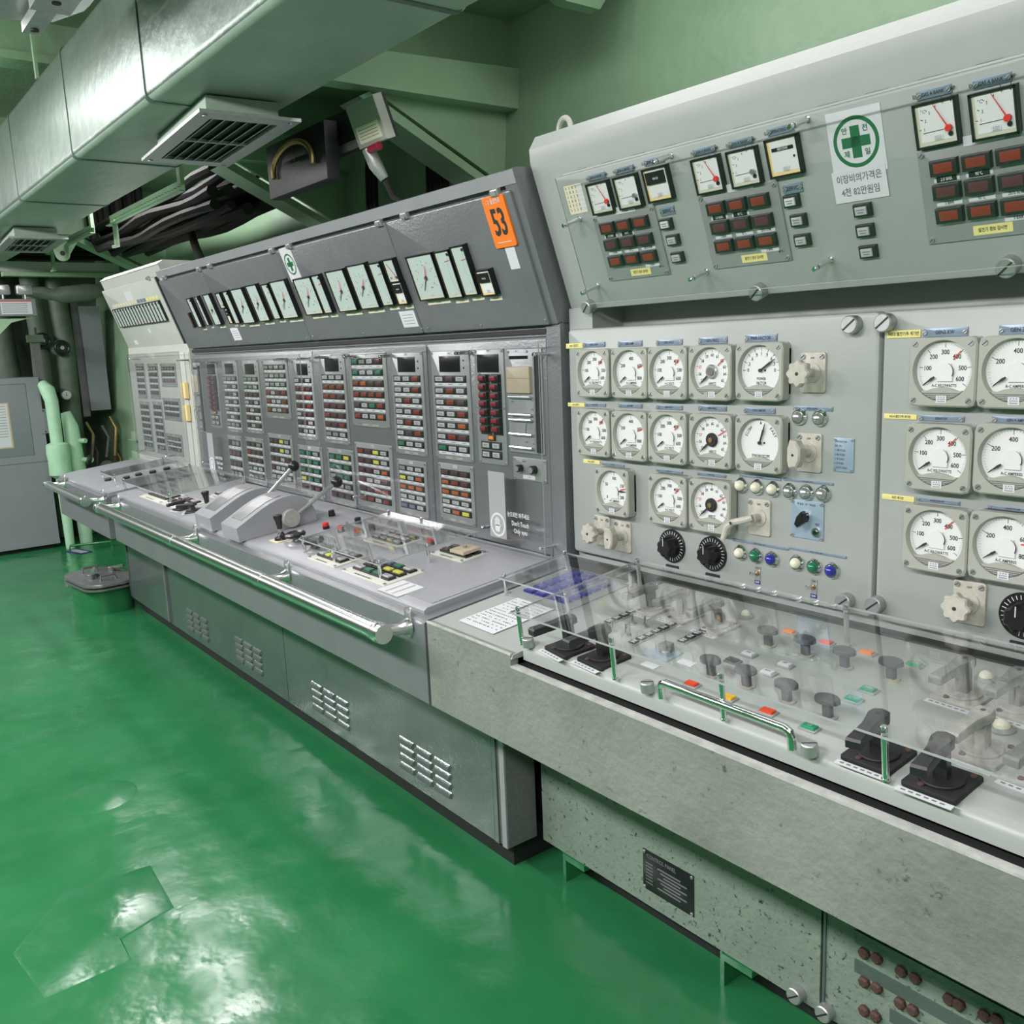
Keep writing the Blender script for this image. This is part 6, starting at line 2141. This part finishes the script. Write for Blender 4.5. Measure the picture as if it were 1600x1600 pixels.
# throttle quadrants
def throttle(W_, L_n, H_, hub_y, hub_z, ky, kz, side):
    def f():
        b, sc, hub, rod, kn = MB(), MB(), MB(), MB(), MB()
        T = Matrix(((0, 0, 1, 0), (1, 0, 0, 0), (0, 1, 0, 0), (0, 0, 0, 1)))
        top = [(1.0, 0.28), (0.975, 0.50), (0.92, 0.74), (0.84, 0.90), (0.74, 0.985), (0.64, 1.0), (0.54, 0.975), (0.44, 0.91), (0.33, 0.81), (0.22, 0.69), (0.11, 0.565), (0, 0.44)]
        prof = [(0, 0), (L_n, 0)] + [(L_n * x, H_ * z) for x, z in top]
        b.prism(prof, -W_ / 2, W_ / 2, GREYL, T, c=0.002)
        arcp = [(L_n * x, H_ * z) for x, z in top[5:11]]
        for p, q in zip(arcp, arcp[1:]):
            sc.rings([[(x, y, z + d) for x, y, z, d in ((-W_ * 0.30, p[0], p[1], 0.0005), (W_ * 0.30, p[0], p[1], 0.0005), (W_ * 0.30, p[0], p[1], 0.003), (-W_ * 0.30, p[0], p[1], 0.003))],
                      [(x, y, z + d) for x, y, z, d in ((-W_ * 0.30, q[0], q[1], 0.0005), (W_ * 0.30, q[0], q[1], 0.0005), (W_ * 0.30, q[0], q[1], 0.003), (-W_ * 0.30, q[0], q[1], 0.003))]], ALU)
        hub.cyl(0, 0, 0, 0.020, 0.036, LEVERP, 28, c=0.003, T=T3((W_ / 2, hub_y, hub_z)) @ RY(90))
        rod.tube([(W_ / 2 + 0.010, hub_y, hub_z), (W_ / 2 + 0.012, ky, kz)], 0.0088, ALU, 12)
        kn.ball((W_ / 2 + 0.012, ky, kz), 0.0235, BLACK, 24, 14)
        parts = [('housing', b), ('scale_cover', sc, None, 'bright scale strip'), ('lever_rod', rod), ('lever_knob', kn, None, 'glossy black ball knob')]
        if side:
            parts.insert(2, ('hub', hub))
        return parts
    return f


p0, p1 = DE.px(374, 848, GW), DE.px(514, 818, GW)
pl_ = DE.px(348, 839, GW)
W2, L2 = p0[0] - pl_[0], p1[1] - p0[1]
CX2 = (p0[0] + pl_[0]) / 2
FK2 = FX(p0[0] + 0.012)


def desk_local(fx, x, y, ou, ov):
    """(y, z) of a point of the picture on the plane of the lever, in the throttle's own frame"""
    q = ray(x, y, 0, fx)
    inv = DE.M(ou, ov, GW).inverted()
    r_ = inv @ q
    return r_.y, r_.z


hy, hz = desk_local(p0[0], 455, 817, CX2, p0[1])
ky, kz = desk_local(p0[0] + 0.012, 526, 753, CX2, p0[1])
place('thr2', throttle(W2, L2, 0.125, hy, max(hz, 0.04), ky, kz, True), DE.M(CX2, p0[1], GW), 'throttle_lever', 'nearer throttle quadrant with black ball knob and round hub', 'lever', 'throttle quadrants of the grey desk')
q0, ql = DE.px(332, 831, GW), DE.px(307, 822, GW)
W1 = q0[0] - ql[0]
CX1 = (q0[0] + ql[0]) / 2
hy, hz = desk_local(q0[0], 395, 805, CX1, q0[1])
ky, kz = desk_local(q0[0] + 0.012, 459, 728, CX1, q0[1])
place('thr1', throttle(W1, L2, 0.125, hy, max(hz, 0.04), ky, kz, True), DE.M(CX1, q0[1], GW), 'throttle_lever', 'farther throttle quadrant with black ball knob', 'lever', 'throttle quadrants of the grey desk')


def joystick(base):
    def f():
        b, s_, g = MB(), MB(), MB()
        if base:
            b.slab(-0.036, 0.036, -0.036, 0.036, 0, 0.002, AMBER)
            b.slab(-0.034, 0.034, -0.034, 0.034, 0.002, 0.003, CREAM)
        b.lathe([(0.028, 0.003), (0.026, 0.010), (0.018, 0.014), (0.012, 0.022), (0.008, 0.030)], BLACK, 20)
        s_.cyl(0, 0, 0.028, 0.045, 0.008, STEEL, 12)
        g.lathe([(0.010, 0.042), (0.011, 0.055), (0.014, 0.075), (0.018, 0.088), (0.017, 0.094), (0.008, 0.096)], BLACK, 8)
        return [('boot', b), ('stem', s_), ('grip', g, None, 'black grip')]
    return f


place('joy', joystick(True), DE.at(441, 843, GW), 'joystick', 'black joystick on a cream base beside the nearer throttle', 'joystick')
place('joy2', joystick(False), DE.at(327, 800, GW), 'joystick', 'black joystick beside the farther throttle', 'joystick')


def ringknob():
    s_, k = MB(), MB()
    s_.lathe([(0.034, 0), (0.030, 0.004), (0.014, 0.012), (0.010, 0.026)], STEEL, 20)
    N = 28
    k.tube([(0.030 * math.cos(2 * math.pi * i / N), 0.030 * math.sin(2 * math.pi * i / N), 0.034) for i in range(N + 1)], 0.0085, BLACK, 10)
    k.cyl(0, 0, 0.026, 0.038, 0.024, BLACK, 24, c=0.003)
    return [('funnel', s_, None, 'steel funnel base'), ('ring', k, None, 'black ring knob')]


for x, y, lab in ((464, 849, 'black ring knob on a steel funnel beside the joystick'), (492, 859, 'black ring knob on a steel funnel under the acrylic sheet')):
    place('ringk', ringknob, DE.at(x, y, GW), 'ring_control', lab, 'knob', 'ring knobs of the grey desk')
for x, y, rot, lab in ((303, 799, -25, 'flat black lever switch before the farther throttle'), (286, 795, 10, 'flat black lever switch nearer the far button plates')):
    place('blev', pistol(LEVERB, LEVERB, 0.07, 0.036), DE.at(x, y, GW, math.radians(rot)), 'pistol_grip_switch', lab, 'switch', 'lever switches of the grey desk')


def pushb(m, r=0.0135, h=0.024):
    def f():
        b, c = MB(), MB()
        b.cyl(0, 0, 0, 0.012, r, BLACK, 20, c=0.001)
        c.cyl(0, 0, 0.012, h, r * 0.92, m, 20, c=0.002)
        return [('collar', b), ('cap', c)]
    return f


RB = mat('red_push_cap', (0.60, 0.02, 0.02), 0.3)
for x, y, m, lab in ((510, 826, RB, 'red-capped push button at the desk back, first after the throttle'), (533, 831, RB, 'red-capped push button in the middle of its three'), (559, 836, RB, 'red push button under the acrylic sheet edge'),
                     (674, 851, RB, 'red push button at the back of the acrylic sheet'), (519, 806, BLACK, 'small square black button behind the throttle'), (560, 818, BLACK, 'black rotary button at the desk back'), (582, 829, CHARC, 'charcoal button at the back under the acrylic')):
    place(('pushb', m.name), pushb(m), DE.at(x, y, GW), 'push_button', lab, 'button', 'round push buttons of the grey desk')
for i, (x, y) in enumerate(((169, 751), (198, 748), (217, 743), (239, 739), (261, 734))):
    place('rot', pushb(CHARC, 0.02, 0.016), DE.at(x, y, 0.004), 'rotary_dial', ('outermost', 'second', 'middle', 'fourth', 'innermost')[i] + ' low dark knob on the end console desk', 'knob', 'low dark knobs of the end console')

# ---- handrails
RY_, RZ_ = 1.105, 0.792


def bracket():
    a = MB()
    a.slab(-0.017, 0.017, -0.034, 0.052, -0.004, 0.004, ALU, r=0.015, c=0.002)
    a.tube([(0, -0.004, 0.002), (0, -0.006, 0.030), (0, -0.002, 0.060), (0, 0, 0.095)], [0.024, 0.016, 0.015, 0.020], RAILM, 12)
    a.cyl(0, 0.032, 0.004, 0.006, 0.005, STEEL, 8)
    return a


BR = bracket().mesh('bracket')


def rail(xs, label):
    x0, x1 = xs[0], xs[-1]
    r = root('handrail', T3((x0, RY_, RZ_)), label, 'handrail', 'chrome handrails along the grey desks')
    b = MB()
    b.tube([(0, 0, 0), (x1 - x0, 0, 0)], 0.0240, RAILM, 16)
    for x in xs:
        b.tube([(x - x0 - 0.028, 0, 0), (x - x0 + 0.028, 0, 0)], 0.0262, RAILM, 16)
    b.ball((0, 0, 0), 0.0285, RAILM)
    b.ball((x1 - x0, 0, 0), 0.0285, RAILM)
    child(r, 'rail_tube', b)
    for x in xs:
        child(r, 'bracket', BR, M=T3((x - x0, 1.198 - RY_, 0)) @ Matrix(((1, 0, 0, 0), (0, 0, -1, 0), (0, 1, 0, 0), (0, 0, 0, 1))))
    return r


rail([-4.90, -3.735, -2.83, -2.05], 'long chrome handrail on four brackets along the grey console front')
rail([-6.13, -5.21], 'short chrome handrail on the end console front')

# ================================================================ acrylic covers
def cover(name, fr, u0, u1, v0, v1, hgt, posts, label, w0=0.0, th=0.004, r=0.0055, post_over=0.004):
    """clear sheet on chrome standoffs; posts are (u, v) feet on the surface fr"""
    rt = root(name, fr.M(u0, v0, w0), label, 'cover', 'clear acrylic covers')
    b = MB()
    b.box(0, u1 - u0, 0, v1 - v0, hgt, hgt + th, ACR)
    child(rt, 'sheet', b)
    e = MB()
    t = 0.0008
    for x0, x1, y0, y1 in ((-t, 0, -t, v1 - v0 + t), (u1 - u0, u1 - u0 + t, -t, v1 - v0 + t), (0, u1 - u0, -t, 0), (0, u1 - u0, v1 - v0, v1 - v0 + t)):
        e.box(x0, x1, y0, y1, hgt, hgt + th, ACRE)
    child(rt, 'polished_edge', e, 'pale cut edge')
    p = MB()
    p.cyl(0, 0, 0, hgt - 0.001, r, CHROME, 14)
    p.cyl(0, 0, 0, 0.003, r * 1.25, CHROME, 14)
    p.cyl(0, 0, hgt + th + 0.0002, hgt + th + 0.010, r * 1.05, CHROME, 14, c=0.0015)
    pm = p.mesh('standoff')
    for u, v in posts:
        child(rt, 'standoff', pm, M=T3((u - u0, v - v0, 0)))
    return rt


def up(fr, x, y, w):
    return fr.px(x, y, w)


# over the switchboard lid
H1 = 0.078
fl, bl = DE.px(806, 955, LW + H1), DE.px(1010, 873, LW + H1)
P = [DE.px(806, 1006, LW), DE.px(961, 1061, LW), DE.px(1144, 1117, LW), DE.px(1377, 1224, LW), DE.px(1012, 930, LW), DE.px(1325, 1010, LW)]
vf = sum(p[1] for p in P[:4]) / 4
vb = sum(p[1] for p in P[4:]) / 2
uL = (P[0][0] + fl[0] + bl[0]) / 3
P = [(uL + 0.012, vf), (P[1][0], vf), (P[2][0], vf), (P[3][0], vf), (uL + 0.012, vb), (P[5][0], vb)]
cover('acrylic_cover', DE, uL, 0.6, vf - 0.014, vb + 0.014, H1, P, 'large clear acrylic cover standing over the switchboard desk', LW)
# over the blue key panel
H2 = 0.046
a, c, d = DE.px(778, 906, H2), DE.px(884, 936, H2), DE.px(998, 893, H2)
u0, u1, v0, v1 = a[0], c[0], c[1], d[1]
cover('acrylic_cover', DE, u0, u1, v0, v1, H2, [(u0 + 0.01, v0 + 0.01), (u1 - 0.01, v0 + 0.01), (u0 + 0.01, v1 - 0.01), (u1 - 0.01, v1 - 0.01)], 'small clear acrylic cover over the indigo keys', 0.002)
# over the grey desk
H3 = 0.048
a, c, d = DE.px(461, 845, GW + H3), DE.px(590, 884, GW + H3), DE.px(759, 836, GW + H3)
u0, u1, v0, v1 = a[0], c[0], c[1], d[1]
um = DE.px(519, 858, GW + H3)[0]
cover('acrylic_cover', DE, u0, u1, v0, v1, H3, [(u0 + 0.01, v0 + 0.01), (um, v0 + 0.01), (u1 - 0.01, v0 + 0.01), (u0 + 0.01, (v0 + v1) / 2), (u1 - 0.01, (v0 + v1) / 2), (u0 + 0.01, v1 - 0.012), (um, v1 - 0.012)],
      'clear acrylic cover over the button plates at the grey desk end', GW)
a, c, d = DE.px(187, 753, GW + H3), DE.px(263, 777, GW + H3), DE.px(390, 749, GW + H3)
u0, u1, v0, v1 = a[0], c[0], c[1], d[1]
cover('acrylic_cover', DE, u0, u1, v0, v1, H3, [(u0 + 0.01, v0 + 0.01), (u1 - 0.01, v0 + 0.01), (u0 + 0.01, v1 - 0.01), (u1 - 0.01, v1 - 0.01), ((u0 + u1) / 2, (v0 + v1) / 2)], 'clear acrylic cover over the far button plates of the grey desk', GW)
a, c, d = DE.px(158, 740, H3), DE.px(177, 747, H3), DE.px(290, 726, H3)
u0, u1, v0, v1 = a[0], c[0], c[1], d[1]
cover('acrylic_cover', DE, u0, u1, v0, v1, H3, [(u0 + 0.01, v0 + 0.01), (u1 - 0.01, v0 + 0.01), (u0 + 0.01, v1 - 0.01), (u1 - 0.01, v1 - 0.01)], 'clear acrylic cover over the low knobs of the end console', 0.005)
# upright sheets
H4 = 0.050
for (x0, y0), (x1, y1), ps, lab, fr in (((488, 549), (853, 868), ((496, 559), (541, 558), (597, 557), (716, 552), (857, 553), (857, 858), (757, 824), (556, 777)), 'upright acrylic sheet carrying the DO NOT TOUCH notice before the button modules', GP),
                                        ((300, 560), (486, 768), ((325, 567), (432, 562), (478, 561), (320, 722), (436, 756), (398, 748)), 'upright acrylic sheet over the farther modules, with a hand circle', GP),
                                        ((197, 554), (298, 727), ((205, 561), (285, 563), (213, 711), (262, 713)), 'upright acrylic sheet over the pale end console panel', LP)):
    a, c = fr.px(x0, y0, H4), fr.px(x1, y1, H4)
    o = cover('acrylic_cover', fr, a[0], c[0], c[1], a[1], H4, [(min(max(p[0], a[0] + 0.012), c[0] - 0.012), min(max(p[1], c[1] + 0.012), a[1] - 0.012)) for p in (fr.px(*q, H4) for q in ps)], lab, 0.0, 0.003)
# hood sheet
H5 = 0.050
a, c = RH.px(868, 279, H5 + RW), RH.px(913, 475, H5 + RW)
ps = [RH.px(x, y, H5 + RW) for x, y in ((885, 351), (914, 456), (1026, 252), (1083, 435), (1239, 196), (1277, 418))]
cover('acrylic_cover', RH, a[0], 0.9, c[1], a[1], H5, ps, 'long clear acrylic sheet across the switchboard hood', RW, 0.003)


# printing on the upright sheets: part of the notices stuck to them
def hand_notice():
    f_, h_, t_ = MB(), MB(), MB()
    f_.box(-0.042, 0.042, -0.108, 0.100, 0, 0.0008, MILK)
    N = 40
    o, i_ = 0.038, 0.031
    h_.rings([[(o * math.cos(2 * math.pi * k / N), -0.066 + o * 1.0 * math.sin(2 * math.pi * k / N), 0.001) for k in range(N)], [(i_ * math.cos(2 * math.pi * k / N), -0.066 + i_ * math.sin(2 * math.pi * k / N), 0.001) for k in range(N)]], PAPER, None, False, False)
    h_.slab(-0.013, 0.011, -0.088, -0.066, 0.001, 0.0014, PAPER, r=0.006)
    for x, y1 in ((-0.011, -0.046), (-0.0045, -0.041), (0.002, -0.042), (0.0085, -0.047)):
        h_.slab(x - 0.0026, x + 0.0026, -0.070, y1, 0.001, 0.0014, PAPER, r=0.0025)
    h_.tube([(0.010, -0.078, 0.0012), (0.019, -0.064, 0.0012)], 0.0024, PAPER, 6)
    t_.text('눈으로만 봐주세요', 0.050, -0.026, 0.0125, PAPER, 0.0005, 'LEFT', sx=0.80)
    t_.text('Don\'t Touch', 0.070, -0.052, 0.0145, PAPER, 0.0005, 'LEFT', sx=0.80)
    t_.text('Only eyes', 0.080, -0.075, 0.0145, PAPER, 0.0005, 'LEFT', sx=0.80)
    return [('film', f_, None, 'milky film strip'), ('hand_symbol', h_, None, 'ringed white hand'), ('lettering', t_, None, 'white lettering')]


MILK = mat('milky_film', (0.30, 0.315, 0.325), 0.4)
place('hand', hand_notice, GP.at(777, 787, H4 + 0.0035), 'notice_sticker', 'white notice with a ringed hand reading Don\'t Touch Only eyes', 'sticker', 'hand notices on the acrylic sheets')
place('hand', None, GP.at(330, 706, H4 + 0.0035), 'notice_sticker', 'distant ringed hand notice on the farther acrylic sheet', 'sticker', 'hand notices on the acrylic sheets')
for i, (x, y) in enumerate(((291, 610), (294, 645))):
    place('ytab', lambda: MB().slab(-0.04, 0.04, -0.045, 0.045, 0, 0.02, AMBER, c=0.004), LP.at(x, y, 0.0), 'yellow_block', ('upper', 'lower')[i] + ' yellowed block at the edge of the end console panel', 'label', 'yellowed blocks of the end console')
